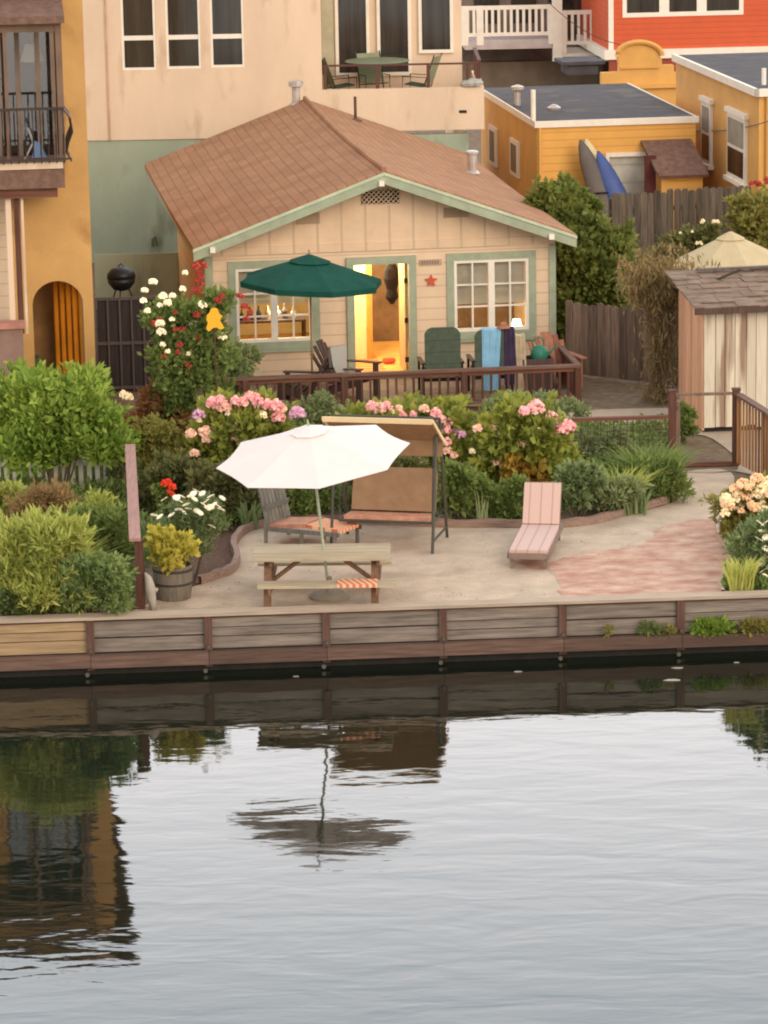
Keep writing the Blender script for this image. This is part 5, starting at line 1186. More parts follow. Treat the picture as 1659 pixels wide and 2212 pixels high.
for x in (-.065, SW + .045): MB().slab([(x, -.10, zf + .03), (x + .02, -.10, zf + .03), (x + .02, .66, zbk - .02), (x, .66, zbk - .02)], .05).build('side_valance', m_swingt, S_)
zs = .44
MB().slab([(.12, .3, zs), (SW - .12, .3, zs), (SW - .12, .78, zs - .05), (.12, .78, zs - .05)], .09).build('seat', m_orange, S_)
MB().slab([(.12, .76, zs - .02), (SW - .12, .76, zs - .02), (SW - .12, .96, zs + .56), (.12, .96, zs + .56)], .07).build('backrest', m_swingc, S_)
MB().tube([(.06, .27, zs - .07), (SW - .06, .27, zs - .07)], .02, 8).tube([(.06, .27, zs - .07), (.06, .9, zs - .1)], .016, 6).tube([(SW - .06, .27, zs - .07), (SW - .06, .9, zs - .1)], .016, 6).tube([(.06, .27, zs - .07), (.06, .5, zf - .1)], .008, 5).tube([(SW - .06, .27, zs - .07), (SW - .06, .5, zf - .1)], .008, 5).tube([(.06, .9, zs - .1), (.06, .52, zf - .1)], .008, 5).tube([(SW - .06, .9, zs - .1), (SW - .06, .52, zf - .1)], .008, 5).build('seat_frame', m_frm, S_)
# pink lounger
zl = .27; pf = G(1141, 1188, .65 + zl); ph = G(1168, 1133, .65 + zl); ang = math.atan2(ph.y - pf.y, ph.x - pf.x) - math.pi / 2; Ls = (ph - pf).length; sl0 = FP / (pf - CAMP).dot(FW); hw = 41 / sl0
Lg = thing('sun_lounger', 'pink striped sun lounger with raised back on the patio', 'sun lounger', (pf.x, pf.y, .65), ang)
hb = atY(1165, 1046, ph.y + .2).z - .65
MB().slab([(-hw, 0, zl), (hw, 0, zl), (hw, Ls, zl), (-hw, Ls, zl)], .05).build('seat_cushion', m_pinkc, Lg)
MB().slab([(-hw, Ls + .01, zl + .01), (hw, Ls + .01, zl + .01), (hw, Ls + .30, hb), (-hw, Ls + .30, hb)], .05).build('back_cushion', m_pinkc, Lg)
m_lfr = MAT('grey_brown_lounger_frame', L(132, 112, 100))
fr_ = MB()
for s_ in (-1, 1): fr_.box(s_ * hw - .03, s_ * hw + .03, -.02, Ls + .35, zl - .12, zl - .052); fr_.bar((s_ * hw * .97, Ls + .04, zl - .05), (s_ * hw * .97, Ls + .335, hb - .04), .03, .04)
fr_.box(-hw, hw, -.05, -.021, zl - .12, zl - .04); fr_.bar((-hw, Ls + .34, hb - .02), (hw, Ls + .34, hb - .02), .04, .03); fr_.build('frame', m_lfr, Lg)
for s_ in (-1, 1):
    for y in (.06, Ls + .2): MB().box(s_ * (hw - .03) - .025, s_ * (hw - .03) + .025, y - .025, y + .025, 0, zl - .121).build('leg', m_lfr, Lg)
MB().lathe([(.09, -.02), (.09, .02)], (0, 0, 0), 14)
# grey lounge chair with orange cushions behind the table
gcp = G(622, 1166); GC = thing('steamer_chair', 'grey slatted steamer chair with orange cushions behind the picnic table', 'chair', (gcp.x, gcp.y, .65), rad(58))
mb = MB()
for k in range(7): x = -.27 + k * .09; mb.slab([(x - .038, -.25 if False else .15, .28), (x + .038, .15, .28), (x + .038, .0 + .62 - .3, 1.0), (x - .038, .62 - .3, 1.0)], .02)
for z, y in ((.5, .19), (.95, .31)): mb.bar((-.3, y - .01, z), (.3, y - .01, z), .03, .06)
bkk = mb.build('backrest', m_greych, GC)
MB().slab([(-.26, -.45, .33), (.26, -.45, .33), (.26, .14, .26), (-.26, .14, .26)], .06).build('seat_cushion', m_orange, GC)
MB().slab([(-.24, -1.05, .30), (.24, -1.05, .30), (.24, -.48, .32), (-.24, -.48, .32)], .05).build('foot_cushion', m_towelst, GC)
f = MB()
for s_ in (-.29, .29): f.bar((s_, -1.05, .24), (s_, .2, .2), .03, .06).box(s_ - .02, s_ + .02, -.44, -.40, 0, .24).box(s_ - .02, s_ + .02, .16, .2, 0, .3).box(s_ - .02, s_ + .02, -1.0, -.96, 0, .22)
f.build('frame', m_greych, GC)

# barrel planter & ornament
bp_ = G(373, 1300); bp_.y += .22; sB = FP / (bp_ - CAMP).dot(FW); rB = 43 / sB; hBr = .46
BR = thing('barrel_planter', 'half barrel planter of weathered staves beside the side fence post', 'planter', (bp_.x, bp_.y, .65))
MB().lathe([(rB * .86, 0), (rB * .97, hBr * .45), (rB, hBr * .8), (rB * .99, hBr), (rB * .92, hBr), (rB * .9, hBr - .06)], n=28).build('staves', m_barrel, BR)
for z, q in ((.07, .895), (.2, .975), (hBr - .08, 1.015)): MB().lathe([(rB * q, 0), (rB * (q + .012), .035)], (0, 0, z), 28).build('hoop', m_hoop, BR)
MB().lathe([(rB * .9, 0), (rB * .5, .02)], (0, 0, hBr - .075), 20).build('soil', m_soil, BR)
m_chart = LEAF('chartreuse_leaf', L(124, 122, 44), L(172, 164, 78))
rng = np.random.default_rng(3); P, D, cs = lobes_cloud(rng, rB * 2.5, rB * 2.2, .5, 900, 12, .1)
pl = thing('potted_hydrangea', 'yellow green leafy shrub growing in the half barrel', 'plant', (bp_.x, bp_.y, .65 + hBr - .06))
D = D + rng.normal(size=D.shape) * .5 + np.array([0, -.3, .5]); D /= np.linalg.norm(D, axis=1)[:, None]
leaves(leafgeo(P, D, .085, .75, rng, .2), 'foliage', m_chart, pl); stems(rng, cs, 8, .012).build('stem', m_stem, pl)
so_ = G(322, 1322); MB_ = MB(); MB_.tube([(.03, 0, 0), (.02, 0, .1), (.0, 0, .22), (-.01, 0, .34), (-.03, 0, .44), (-.06, 0, .5)], [.045, .05, .07, .065, .045, .015], 8).bar((.0, 0, .3), (.09, 0, .25), .03, .06)
tag(MB_.build('garden_ornament', m_stone, None, True, loc=(so_.x + .02, so_.y + .12, .65)), 'slim pale stone ornament between the dark fence post and the barrel', 'ornament')
# yellow cutout ornament in the rose bush
yq = atY(463, 690, G(420, 985).y - .35); r_ = .145; pts = []
for a, q in ((90, 1.15), (70, 1.1), (45, .75), (20, .95), (-10, .6), (-40, 1.35), (-58, 1.2), (-75, .8), (-100, .85), (-118, 1.35), (-135, 1.25), (-160, .75), (180, .85), (150, .9), (125, .85), (108, 1.1)): pts.append((r_ * q * math.cos(rad(a)), r_ * 1.1 * q * math.sin(rad(a))))
yo_ = thing('garden_stake', 'bright yellow cutout figure on a stake in the rose bush', 'ornament', (yq.x, yq.y, .65))
MB().prism([(x, z + yq.z - .65) for x, z in pts], -.015, .015).build('cutout', m_yelorn, yo_); MB().tube([(0, .02, 0), (0, .02, yq.z - .7)], .01, 6).build('stake', m_bwoodz, yo_)
fl = MB(); fl.box(-.2, -.14, -.02, .01, yq.z - .65 - .02, yq.z - .65 + .04)

# dark gate, landing and kettle barbecue left of the cottage
gA, gB = atY(208, 700, 59.3), atY(338, 700, 59.5); gt2 = thing('metal_gate', 'dark metal and board gate between the ochre building and the cottage', 'gate', (gA.x, gA.y, .65), .05)
gh = atY(270, 640, 59.4).z - .65; gw = gB.x - gA.x
MB().box(.02, gw, .02, .05, .0, gh - .06).build('panel', MAT('very_dark_boards', L(52, 44, 42), var=.35, scale=5, stretch=(5, 1, .3)), gt2)
mb = MB(); mb.box(0, gw, -.02, .018, gh - .05, gh).box(0, gw, -.02, .018, gh * .5, gh * .5 + .05).box(0, gw, -.02, .018, .05, .1)
for k in range(6): x = gw * k / 5; mb.box(x - .015, x + .015, -.035, -.021, 0, gh + .0)
mb.build('bars', MAT('dark_grey_bars', L(84, 74, 70)), gt2)
kx = atY(262, 600, 60.6); kz = gh + .62 - .5
lnd = thing('landing', 'dark raised landing behind the metal gate', 'platform', (atY(210, 700, 60.2).x, 60.2, .65)); MB().box(0, 1.15, 0, 1.2, 0, gh - .35).build('deck', m_dark, lnd)
kb = thing('kettle_barbecue', 'round black kettle barbecue standing above the dark metal gate', 'barbecue', (kx.x, kx.y, .65 + gh - .35))
zc0 = kx.z - .65 - gh + .35; R_ = .25
MB().lathe([(.03, -R_ * .95), (R_ * .6, -R_ * .8), (R_ * .95, -R_ * .35), (R_, 0)], (0, 0, zc0), 20).build('bowl', m_black, kb, True)
MB().lathe([(R_ * 1.02, .004), (R_ * .98, R_ * .3), (R_ * .7, R_ * .62), (R_ * .3, R_ * .78), (.01, R_ * .8)], (0, 0, zc0), 20).build('lid', m_black, kb, True)
MB().tube([(-.06, 0, zc0 + R_ * .75), (0, 0, zc0 + R_ * 1.0), (.06, 0, zc0 + R_ * .75)], .012, 6).build('handle', m_black, kb)
if zc0 - R_ * .8 > .02:
    for k in range(3): a = k * 2.1 + .4; MB().tube([(R_ * .5 * math.cos(a), R_ * .5 * math.sin(a), zc0 - R_ * .8), (R_ * 1.0 * math.cos(a), R_ * 1.0 * math.sin(a), 0)], .012, 6).build('leg', m_black, kb)
# edging of the beds
def edging(label, pts, r, mt, h=.11, w_=.09):
    P = [G(x, y) for x, y in pts]; o0 = P[0].copy(); Q = []
    n = len(P)
    for i in range(n - 1):
        a = P[max(i - 1, 0)]; b = P[i]; c = P[i + 1]; d = P[min(i + 2, n - 1)]
        for k in range(6): t = k / 6; Q.append(.5 * ((2 * b) + (c - a) * t + (2 * a - 5 * b + 4 * c - d) * t * t + (3 * b - a - 3 * c + d) * t ** 3) - o0)
    Q.append(P[-1] - o0); mb = MB(); o = 0
    for i, q in enumerate(Q):
        d = (Q[min(i + 1, len(Q) - 1)] - Q[max(i - 1, 0)]); d.z = 0; d.normalize(); nv = Vector((-d.y, d.x, 0)) * w_ / 2
        hh = h + .012 * math.sin(i * 1.3)
        for p, z in ((q - nv, 0), (q - nv * .9, hh), (q + nv * .9, hh), (q + nv, 0)): mb.v.append((p.x, p.y, z))
    for i in range(len(Q) - 1):
        for k in range(3): a = i * 4 + k; mb.f.append((a, a + 4, a + 5, a + 1))
    o = mb.build('garden_edging', mt, None, loc=o0); return tag(o, label, 'edging')
edging('curved timber edging along the front of the hydrangea bed', [(430, 1262), (470, 1248), (500, 1236), (513, 1212), (505, 1182), (522, 1156), (560, 1140), (640, 1130), (720, 1126), (840, 1132), (960, 1138), (1100, 1138), (1220, 1138), (1300, 1126), (1370, 1106), (1440, 1086)], 0, m_edge)
edging('pale scalloped edging of the flower bed at the right edge', [(1562, 1290), (1556, 1270), (1566, 1245), (1576, 1215), (1574, 1196), (1558, 1172), (1550, 1150), (1562, 1130), (1590, 1122)], 0, MAT('pale_edging', L(186, 158, 132), var=.15), .10, .05)
tag(MB().tube([(0, 0, .02), (.25, .5, .02), (.5, .6, .02), (.6, .3, .02)], .012, 5).build('garden_hose', m_edge, None, loc=G(520, 1195)), 'thin curved hose lying inside the left end of the bed edging', 'hose') if False else None

# ================================================================== PLANTS
g1 = LEAF('leaf_bright_green', L(76, 104, 34), L(140, 158, 72)); g2 = LEAF('leaf_mid_green', L(66, 84, 40), L(116, 130, 70)); g3 = LEAF('leaf_dark_green', L(50, 66, 36), L(92, 106, 58))
g4 = LEAF('leaf_yellow_green', L(104, 116, 52), L(158, 162, 88)); g5 = LEAF('leaf_grey_green', L(92, 108, 72), L(138, 146, 104)); g6 = LEAF('leaf_brown_red', L(96, 66, 44), L(140, 104, 66))
g7 = LEAF('leaf_olive', L(92, 94, 44), L(136, 130, 70)); g8 = LEAF('leaf_blue_green', L(76, 92, 60), L(122, 136, 92)); g9 = LEAF('dry_twig', L(92, 76, 50), L(140, 118, 78)); gt1 = LEAF('tree_leaf', L(54, 70, 30), L(112, 118, 56))
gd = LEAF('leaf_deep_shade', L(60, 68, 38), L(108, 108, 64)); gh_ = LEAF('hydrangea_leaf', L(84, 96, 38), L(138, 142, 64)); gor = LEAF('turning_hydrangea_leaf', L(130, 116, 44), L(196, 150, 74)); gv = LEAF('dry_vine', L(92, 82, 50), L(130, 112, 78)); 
# trees and far shrubs
def tree(label, box, mat, n, size, nl, dr=.8, name='tree', **k):
    t, i = bush(label, 'tree', box, mat, n, size, .55, dr, nl, .1, name, None, stemr=.05, zlo=.2, **k); return t
tree('large dense green tree between the cottage and the upper picket fence', (1128, 1300, 366, 742), gt1, 20000, .14, 30, .8)
tree('lower bushy tree between the dense tree and the dry vine', (1180, 1385, 462, 752), gt1, 18000, .13, 26, .6)
bush('green bush spilling over the right end of the upper fence', 'bush', (1556, 1700, 408, 690), g7, 11000, .10, .55, .8, 18)
b_, i_ = bush('shrub with cream blossoms at the middle of the upper fence', 'bush', (1430, 1570, 462, 690), gd, 6000, .10, .55, .6, 14)
for k in range(9): flower(b_, random.uniform(1462, 1550), random.uniform(472, 530), 'c', random.uniform(.025, .045), i_[0].y - .6)
b_, i_ = bush('bush with small red blossoms at the right edge below the yellow cottage', 'bush', (1612, 1720, 388, 660), g7, 4000, .10, .55, .6, 10)
for k in range(6): flower(b_, random.uniform(1622, 1665), random.uniform(386, 400), 'r', .05, i_[0].y - .5)
bush('grey green twiggy shrub in front of the upper fence', 'bush', (1330, 1520, 520, 705), LEAF('twiggy_leaf', L(88, 84, 52), L(132, 122, 82)), 9000, .10, .25, .6, 16)
# vine over fence and shed corner
seedn[0] += 1; rng = np.random.default_rng(44); vc = atY(1430, 700, 57.6); t = thing('climbing_vine', 'dry brown vine tumbling over the fence corner beside the shed', 'vine', (vc.x, vc.y, .65))
V = []; P_ = []; D_ = []
def vpt(px, py, dy=0): q = atY(px, py, vc.y + dy); return np.array([q.x - vc.x, q.y - vc.y, q.z - .65])
for k in range(4600):
    u = rng.uniform(); 
    if u < .55: px, py = rng.normal(1425, 50), 600 + rng.normal() * 26
    elif u < .85: px, py = rng.normal(1428, 24), rng.uniform(610, 890) 
    else: px, py = rng.uniform(1400, 1545), 600 + rng.uniform(0, 60)
    if px < 1332 or px > 1560: continue
    P_.append(vpt(px, py, rng.uniform(-.35, .25))); D_.append([rng.normal() * .4, rng.normal() * .3, -.8 + rng.normal() * .5])
P_ = np.array(P_); D_ = np.array(D_); D_ /= np.linalg.norm(D_, axis=1)[:, None]; P_[:, 2] = np.maximum(P_[:, 2], .03)
leaves(leafgeo(P_, D_, .12, .2, rng, .3), 'foliage', gv, t)
mb = MB()
for k in range(110):
    a, b, c = vpt(rng.uniform(1385, 1475), rng.uniform(700, 905), rng.uniform(-.2, .1)), vpt(rng.uniform(1395, 1465), rng.uniform(650, 720), rng.uniform(-.2, .1)), vpt(rng.uniform(1345, 1520), rng.uniform(575, 630), rng.uniform(-.3, .2)); mb.tube([a, b, c], [.006, .009, .006], 4)
mb.build('stem', MAT('vine_stem', L(130, 106, 74), var=.3), t)

# rose bush
rb_, i_ = bush('tall rose bush with white and red flowers at the left cottage corner', 'rose bush', (318, 520, 598, 985), g2, 12000, .075, .6, .6, 22)
bush('silvery green shrub at the left end of the deck railing', 'shrub', (440, 565, 715, 900), g5, 6000, .07, .55, .6, 12)
for x, y in ((310, 650), (318, 672), (345, 660), (352, 640), (362, 655), (372, 640), (312, 628), (395, 625), (437, 660), (345, 700), (348, 718), (372, 690), (418, 700), (352, 745), (408, 765), (362, 760), (330, 610), (400, 590), (480, 728)): flower(rb_, x, y, 'w', random.uniform(.04, .07), i_[0].y - i_[2] * .5 + random.uniform(0, .1))
for x, y in ((378, 675), (425, 680), (380, 712), (388, 745), (384, 762), (395, 712), (428, 730), (332, 700), (345, 690), (430, 590), (424, 605), (434, 615), (440, 575), (430, 628), (518, 640), (528, 662), (540, 675), (533, 690), (480, 640), (355, 770), (405, 790), (470, 650), (425, 575), (420, 625), (436, 600)): flower(rb_, x, y, 'r', random.uniform(.035, .068), i_[0].y - i_[2] * .5 + random.uniform(0, .1))
# left bed
b_, i_ = bush('big bright green leafy shrub left of the side fence', 'shrub', (-40, 285, 800, 1085), g1, 15000, .115, .42, .5, 34, up=.4, zlo=.35, jit=.5)
bush('dark blue green bush in front of the ochre arch', 'shrub', (48, 112, 762, 905), g8, 2500, .08, .5, .8, 8)
bush('bright green low shrub at the far left edge under the pickets', 'shrub', (-40, 62, 1035, 1180), g4, 3500, .08, .5, .6, 10)
bush('dry brown shrub at the left between green ones', 'shrub', (20, 180, 1040, 1195), g9, 5000, .09, .2, .6, 14)
bush('fine yellow green shrub by the side fence', 'shrub', (150, 268, 1062, 1230), g4, 4000, .09, .2, .6, 10, up=.9)
bush('mass of dark green shrub leaves behind the left front bed', 'shrub', (120, 290, 1100, 1260), g2, 5000, .09, .3, .6, 14, up=.6)
bush('large feathery yellow green shrub at the bulkhead on the left', 'shrub', (-30, 215, 1118, 1345), g4, 12000, .11, .2, .55, 26, up=.9)
bush('grey green bushy shrub at the bulkhead beside the fence post', 'shrub', (105, 288, 1205, 1348), LEAF('sage_leaf', L(78, 98, 54), L(122, 136, 84)), 8000, .07, .4, .5, 18, up=.5)
blades('fountain of yellow green blades at the bulkhead on the far left', 'plant', (-10, 200, 1125, 1335), g4, 520, .03, .6, 'strappy_plant', .55)
bush('low dark green plant overhanging the cap at the far left', 'shrub', (-30, 90, 1285, 1350), g3, 2500, .07, .4, .5, 8)
b_, i_ = bush('pale cream and lilac flowering plant beside the top of the side fence', 'shrub', (236, 288, 925, 1060), g8, 1500, .07, .4, .6, 6)
for x, y in ((262, 948), (256, 935), (270, 940), (262, 965), (250, 970), (268, 972), (258, 925), (274, 958)): flower(b_, x, y, 'c', .06, i_[0].y - i_[2] * .5)
for x, y in ((260, 984), (268, 990), (252, 992)): flower(b_, x, y, 'l', .06, i_[0].y - i_[2] * .5)
b_, i_ = bush('reddish brown shrub under the metal gate', 'shrub', (280, 420, 835, 985), g6, 5000, .08, .4, .5, 14)
for x, y in ((272, 856), (266, 852), (280, 858)): flower(b_, x, y, 'c', .06, i_[0].y - .2)
for x, y in ((432, 865), (436, 880)): flower(b_, x, y, 'h', .05, i_[0].y - .2)
bush('olive green shrub left of the lilac and pink hydrangea', 'shrub', (285, 430, 892, 1060), g7, 7000, .085, .5, .5, 16)
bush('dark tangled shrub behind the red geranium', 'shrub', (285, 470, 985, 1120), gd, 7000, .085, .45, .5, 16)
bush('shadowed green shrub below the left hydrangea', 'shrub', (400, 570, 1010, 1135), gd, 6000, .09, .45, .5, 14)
# ground cover plants
bush('grey green mound under the deck railing left of the swing', 'shrub', (630, 760, 855, 935), g5, 3500, .06, .4, .5, 10)
bush('wide grey green mound in front of the deck right side', 'shrub', (1010, 1290, 850, 945), g5, 7000, .06, .4, .4, 18)
bush('low grey shrub below the deck left corner', 'shrub', (500, 640, 850, 930), g5, 3500, .06, .4, .5, 10)
# hydrangeas
def hyd(label, box, mat, fl, n=6000, dr=.7, extra=None):
    b_, i_ = bush(label, 'hydrangea', box, mat, n, .115, .72, dr, 22, .3, 'hydrangea', 'pink hydrangeas in the bed', stemmat=m_gstem)
    for x, y, k, r in fl: flower(b_, x, y, k, r, i_[0].y - i_[2] * .38 + random.uniform(-.05, .08))
    return b_, i_
hyd('large hydrangea with pink heads left of the white umbrella', (425, 650, 858, 1065), gh_, [(x, y, k, r) for x, y, k, r in (
    (460, 872, 'p', .095), (475, 868, 'p', .095), (486, 882, 'q', .09), (510, 868, 'p', .08), (524, 870, 'p', .08), (540, 858, 'p', .085), (553, 862, 'p', .08), (560, 872, 'p', .09), (580, 876, 'p', .09), (598, 878, 'p', .1), (607, 884, 'q', .08), (429, 897, 'l', .085), (492, 893, 'c', .04), (412, 938, 'q', .08), (443, 933, 'q', .085), (447, 950, 'q', .07), (508, 922, 'p', .085), (508, 945, 'p', .07), (568, 897, 'c', .06), (573, 925, 'q', .085), (601, 903, 'p', .095), (642, 895, 'l', .11), (430, 908, 'c', .04), (420, 980, 'q', .07))], 9000)
hyd('tall hydrangea with pink heads behind the garden swing', (760, 1010, 870, 1075), gh_, [(x, y, k, r) for x, y, k, r in (
    (804, 880, 'p', .085), (820, 884, 'p', .09), (835, 880, 'p', .085), (862, 882, 'q', .05), (850, 890, 'c', .04), (868, 898, 'p', .07), (893, 895, 'p', .05), (917, 884, 'q', .07), (942, 893, 'p', .08), (952, 905, 'p', .07), (968, 915, 'p', .075), (960, 930, 'p', .085), (985, 938, 'l', .085), (965, 955, 'p', .07), (966, 975, 'q', .075), (980, 985, 'q', .06), (905, 1000, 'q', .075), (995, 1010, 'q', .06), (998, 940, 'l', .06))], 8000)
b_, i_ = hyd('hydrangea with pink heads and yellowing leaves right of the swing', (1022, 1245, 868, 1080), gh_, [(x, y, k, r) for x, y, k, r in (
    (1132, 890, 'p', .08), (1157, 882, 'p', .12), (1190, 905, 'p', .105), (1160, 938, 'q', .12), (1197, 915, 'l', .07), (1213, 928, 'p', .1), (1227, 922, 'p', .1), (1032, 926, 'q', .065), (1065, 926, 'q', .085), (1083, 940, 'c', .065), (1155, 918, 'c', .06), (1125, 958, 'q', .08), (1180, 940, 'q', .07), (1075, 1000, 'q', .07), (1015, 1018, 'q', .07), (1020, 975, 'c', .045))], 8000)
rng = np.random.default_rng(8); P, D, cs = lobes_cloud(rng, .75, .35, .7, 520, 8, .3); P += np.array([(G(1140, 1080).x - i_[0].x), -i_[2] * .5, 0]); D += np.array([0, -.4, -.1]); D /= np.linalg.norm(D, axis=1)[:, None]
leaves(leafgeo(P, D, .12, .75, rng, .2), 'yellow_foliage', gor, b_)
# bed front plants
bush('low green leafy plants along the edging right of the swing', 'shrub', (940, 1050, 1005, 1130), g2, 5000, .09, .5, .5, 12)
bush('low green leafy plants along the edging behind the lounger', 'shrub', (1040, 1150, 1040, 1130), g2, 5000, .09, .45, .5, 12)
bush('dark blue green plants right of the pink lounger', 'shrub', (1195, 1300, 1005, 1125), g8, 5000, .1, .45, .5, 12)
blades('yellow green strappy plant in the right part of the bed', 'plant', (1265, 1400, 990, 1108), g4, 420, .03, .6, 'strappy_plant', .6)
bush('low yellow green leaves at the foot of the strappy plants', 'shrub', (1255, 1400, 1030, 1115), g5, 3500, .08, .3, .5, 14, up=.4)
blades('dark green strappy clump at the right end of the bed', 'plant', (1325, 1485, 945, 1080), g2, 650, .035, .7, 'strappy_plant', .65)
bush('low dark green leaves under the strappy clump near the gate', 'shrub', (1350, 1490, 1000, 1090), g2, 4000, .09, .3, .6, 14, up=.5)
bush('small dark shrub beyond the gate beside the peeling shed', 'shrub', (1455, 1500, 868, 960), g2, 1800, .08, .45, .6, 7)
bush('olive ground cover shrub against the low rail fence', 'shrub', (1230, 1370, 925, 1010), g5, 4500, .07, .35, .4, 12)
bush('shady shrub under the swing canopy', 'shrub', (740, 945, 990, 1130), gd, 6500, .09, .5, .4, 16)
bush('low shrub behind the umbrella pole', 'shrub', (610, 735, 1040, 1128), g2, 4500, .085, .5, .5, 12)
blades('iris leaves with pale green blades left of the grey chair', 'iris', (515, 565, 1065, 1145), g8, 60, .035)
blades('two pale iris fans in front of the bed near the lounger', 'iris', (1022, 1062, 1055, 1130), LEAF('iris_leaf', L(120, 134, 92), L(152, 164, 118)), 26, .04, lean=.2)
blades('iris clump at the front of the right bed', 'iris', (1290, 1420, 1040, 1115), g8, 110, .035, lean=.4)
blades('upright blades at the foot of the daisies', 'iris', (300, 360, 1105, 1180), g8, 50, .035, lean=.25)
# daisies
b_, i_ = bush('daisy plant with white flowers over blue green leaves beside the barrel', 'daisies', (335, 485, 1075, 1255), g8, 9000, .06, .3, .6, 18, name='daisy_plant', up=.5)
for x, y in ((355, 1078), (381, 1075), (387, 1082), (402, 1090), (412, 1072), (418, 1066), (425, 1060), (445, 1083), (420, 1078), (437, 1066), (455, 1072), (480, 1076), (462, 1090), (448, 1098), (440, 1090), (470, 1092), (478, 1100), (408, 1100), (425, 1104), (432, 1108), (400, 1108), (386, 1101), (370, 1112), (428, 1137), (458, 1137), (392, 1072), (333, 1113), (345, 1116), (455, 1095)): flower(b_, x, y, 'w', .085, i_[0].y - i_[2] * .4 + random.uniform(-.1, .1), dz, 'daisy')
b_, i_ = bush('orange red geranium above the daisies', 'geranium', (335, 395, 1035, 1140), g2, 1500, .07, .6, .6, 7, name='geranium')
for x, y in ((356, 1045), (364, 1040), (372, 1052), (366, 1062), (372, 1068)): flower(b_, x, y, 'o', random.uniform(.035, .055), i_[0].y - i_[2] * .55)
# right bed
b_, i_ = bush('peach and cream lilies in the bed at the right edge', 'lilies', (1550, 1720, 1040, 1195), g7, 7000, .09, .35, .6, 18, name='lily_plant')
random.seed(21)
for k in range(46):
    x, y = random.uniform(1562, 1660), random.uniform(1032, 1108); k_ = random.choice('hhccc')
    if (x - 1660) ** 2 / 100 ** 2 + (y - 1105) ** 2 / 75 ** 2 < 1.05: flower(b_, x, y, k_, random.uniform(.04, .075), i_[0].y - i_[2] * .45 + random.uniform(-.1, .1))
b_, i_ = bush('dark green foliage with white daisies at the right edge', 'daisies', (1575, 1720, 1095, 1270), g8, 8000, .08, .22, .55, 20, name='daisy_plant', up=.7)
for x, y in ((1652, 1130), (1648, 1148), (1655, 1185), (1645, 1215), (1650, 1232), (1655, 1245), (1640, 1165), (1656, 1205), (1638, 1255), (1642, 1130), (1656, 1160)): flower(b_, x, y, 'w', .1, i_[0].y - i_[2] * .5, dz, 'daisy')
blades('light green grass tuft in the corner of the right bed', 'grass', (1562, 1640, 1185, 1290), LEAF('light_grass', L(130, 140, 70), L(176, 176, 104)), 260, .022, lean=.35)
# weeds on the bulkhead
def weed(lab, px0, px1, py0, py1, mat, n, s):
    seedn[0] += 1; rng = np.random.default_rng(seedn[0]); x0, z1 = FB.f(px0, py0, -.06); x1, z0 = FB.f(px1, py1, -.06)
    t = thing('bulkhead_weed', lab, 'weed', wpt(FB, (x0 + x1) / 2, -.08, max(.27, z0)), FB.a, 'weeds growing on the bulkhead'); zb = max(.27, z0)
    k = 5 if x1 - x0 > .4 else 2; cs = rng.uniform(-.4, .4, (k, 3)) * np.array([x1 - x0, .06, 0]) + np.array([0, 0, (z1 - zb) * .35]); P = []; D = []
    for i in range(n):
        c = cs[i % k]; v = rng.normal(size=3); v /= np.linalg.norm(v); P.append(c + v * np.array([(x1 - x0) * .28, .09, (z1 - zb) * .5]) * rng.uniform(.3, 1)); D.append(v + np.array([0, -.2, .4]))
    P = np.array(P); D = np.array(D); D /= np.linalg.norm(D, axis=1)[:, None]; P[:, 2] = np.maximum(P[:, 2], .01)
    leaves(leafgeo(P, D, s, .45, rng, .3), 'foliage', mat, t)
weed('large green weed hanging on the bulkhead near the right edge', 1495, 1600, 1335, 1385, g1, 900, .07)
weed('weed at the far right end of the bulkhead', 1590, 1680, 1335, 1378, g7, 700, .06)
weed('small green weed between the last two bulkhead posts', 1378, 1420, 1338, 1372, g2, 300, .05)
weed('tiny sprig beside the fifth bulkhead post', 1310, 1330, 1345, 1375, g7, 80, .05)
weed('few leaves right of the small weed on the bulkhead boards', 1420, 1455, 1350, 1378, g7, 140, .05)
# low ground cover filling the beds
def cover(name, poly, n, mat, size, seed, lab, hmax=.14):
    rng = np.random.default_rng(seed); P2 = [G(x, y) for x, y in poly]; xs_ = [p.x for p in P2]; ys_ = [p.y for p in P2]; P = []
    while len(P) < n:
        x, y = rng.uniform(min(xs_), max(xs_)), rng.uniform(min(ys_), max(ys_)); c = False; j = len(P2) - 1
        for i in range(len(P2)):
            if (P2[i].y > y) != (P2[j].y > y) and x < (P2[j].x - P2[i].x) * (y - P2[i].y) / (P2[j].y - P2[i].y) + P2[i].x: c = not c
            j = i
        if c and math.sin(x * 4.1 + y * 2.3) + math.sin(y * 5.2 - x * 1.7) + rng.normal() * .5 > -.7: P.append((x, y, .645 + rng.uniform(0, hmax)))
    P = np.array(P); D = rng.normal(size=P.shape) * .6 + np.array([0, 0, .6]); D /= np.linalg.norm(D, axis=1)[:, None]
    V, F = leafgeo(P, D, size, .5, rng, .3); me = bpy.data.meshes.new(name); me.from_pydata([tuple(a) for a in V], [], [tuple(int(q) for q in a) for a in F]); me.materials.append(mat)
    o = bpy.data.objects.new(name, me); COL.objects.link(o); o['kind'] = 'stuff'; o['label'] = lab; o['category'] = 'ground cover'
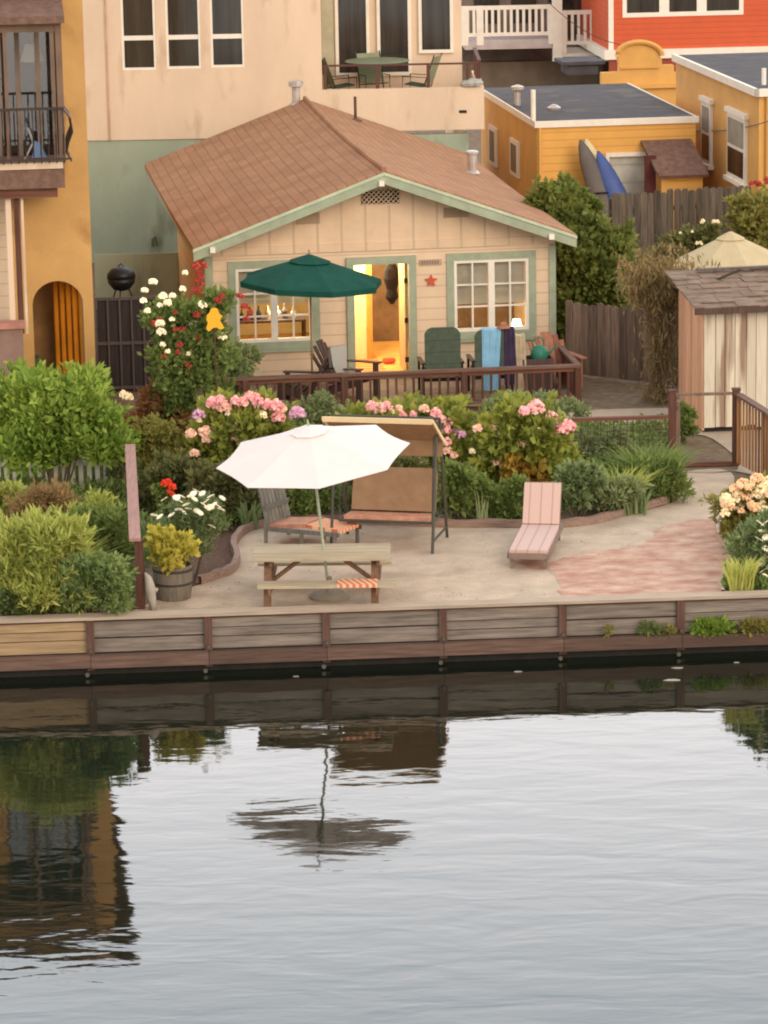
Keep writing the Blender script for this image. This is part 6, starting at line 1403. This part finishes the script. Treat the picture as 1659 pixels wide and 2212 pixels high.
cover('ground_cover', [(300, 1240), (415, 1180), (520, 1140), (720, 1115), (960, 1128), (1220, 1128), (1440, 1075), (1470, 1010), (1440, 925), (1000, 925), (480, 940), (290, 960)], 26000, g2, .09, 5, 'low green ground cover filling the hydrangea bed', .2)
cover('ground_cover', [(-60, 1345), (285, 1335), (290, 960), (100, 930), (-60, 930)], 18000, g2, .09, 6, 'low green ground cover filling the left bed', .2)
cover('ground_cover', [(1570, 1285), (1720, 1285), (1720, 1120), (1590, 1125)], 6000, g2, .09, 7, 'low green ground cover filling the right bed', .15)

# fallen leaves and grit on the patio, bits afloat on the water
rng = np.random.default_rng(77); P = []
for k in range(650):
    px, py = rng.uniform(420, 1560), rng.uniform(1130, 1320); q = G(px, py, .655)
    if py > 1345 - px * .036 or (px < 520 and py < 1250): continue
    P.append((q.x, q.y, .656))
P = np.array(P); D = rng.normal(size=P.shape); D[:, 2] *= .12; D /= np.linalg.norm(D, axis=1)[:, None]
V, F = leafgeo(P, D, .028, .5, rng, .1); me = bpy.data.meshes.new('fallen_leaves'); me.from_pydata([tuple(a) for a in V], [], [tuple(int(q) for q in a) for a in F]); me.materials.append(LEAF('dead_leaf', L(128, 106, 80), L(180, 156, 122)))
o = bpy.data.objects.new('fallen_leaves', me); COL.objects.link(o); o['kind'] = 'stuff'; o['label'] = 'small dead leaves and grit scattered over the patio'; o['category'] = 'leaf litter'
for k, (px, py, r, lab) in enumerate(((1464, 1444, .07, 'small pale scrap floating near the right end of the bulkhead'), (1118, 1452, .05, 'tiny pale leaf floating off the fourth bulkhead bay'), (1590, 1432, .035, 'tiny pale leaf floating at the far right by the bulkhead'), (1452, 1470, .10, 'larger grey scrap floating below the pale scrap'), (640, 1462, .035, 'tiny leaf floating off the third bulkhead bay'))):
    q = G(px, py, 0); q.z = .004; pts = [(r * (1 + .3 * math.sin(3 * a + k)) * math.cos(a), r * .5 * (1 + .2 * math.cos(2 * a)) * math.sin(a), 0) for a in [2 * math.pi * j / 9 for j in range(9)]]
    tag(MB().slab(pts, -.006).build('floating_scrap', m_stone, None, loc=q), lab, 'litter')
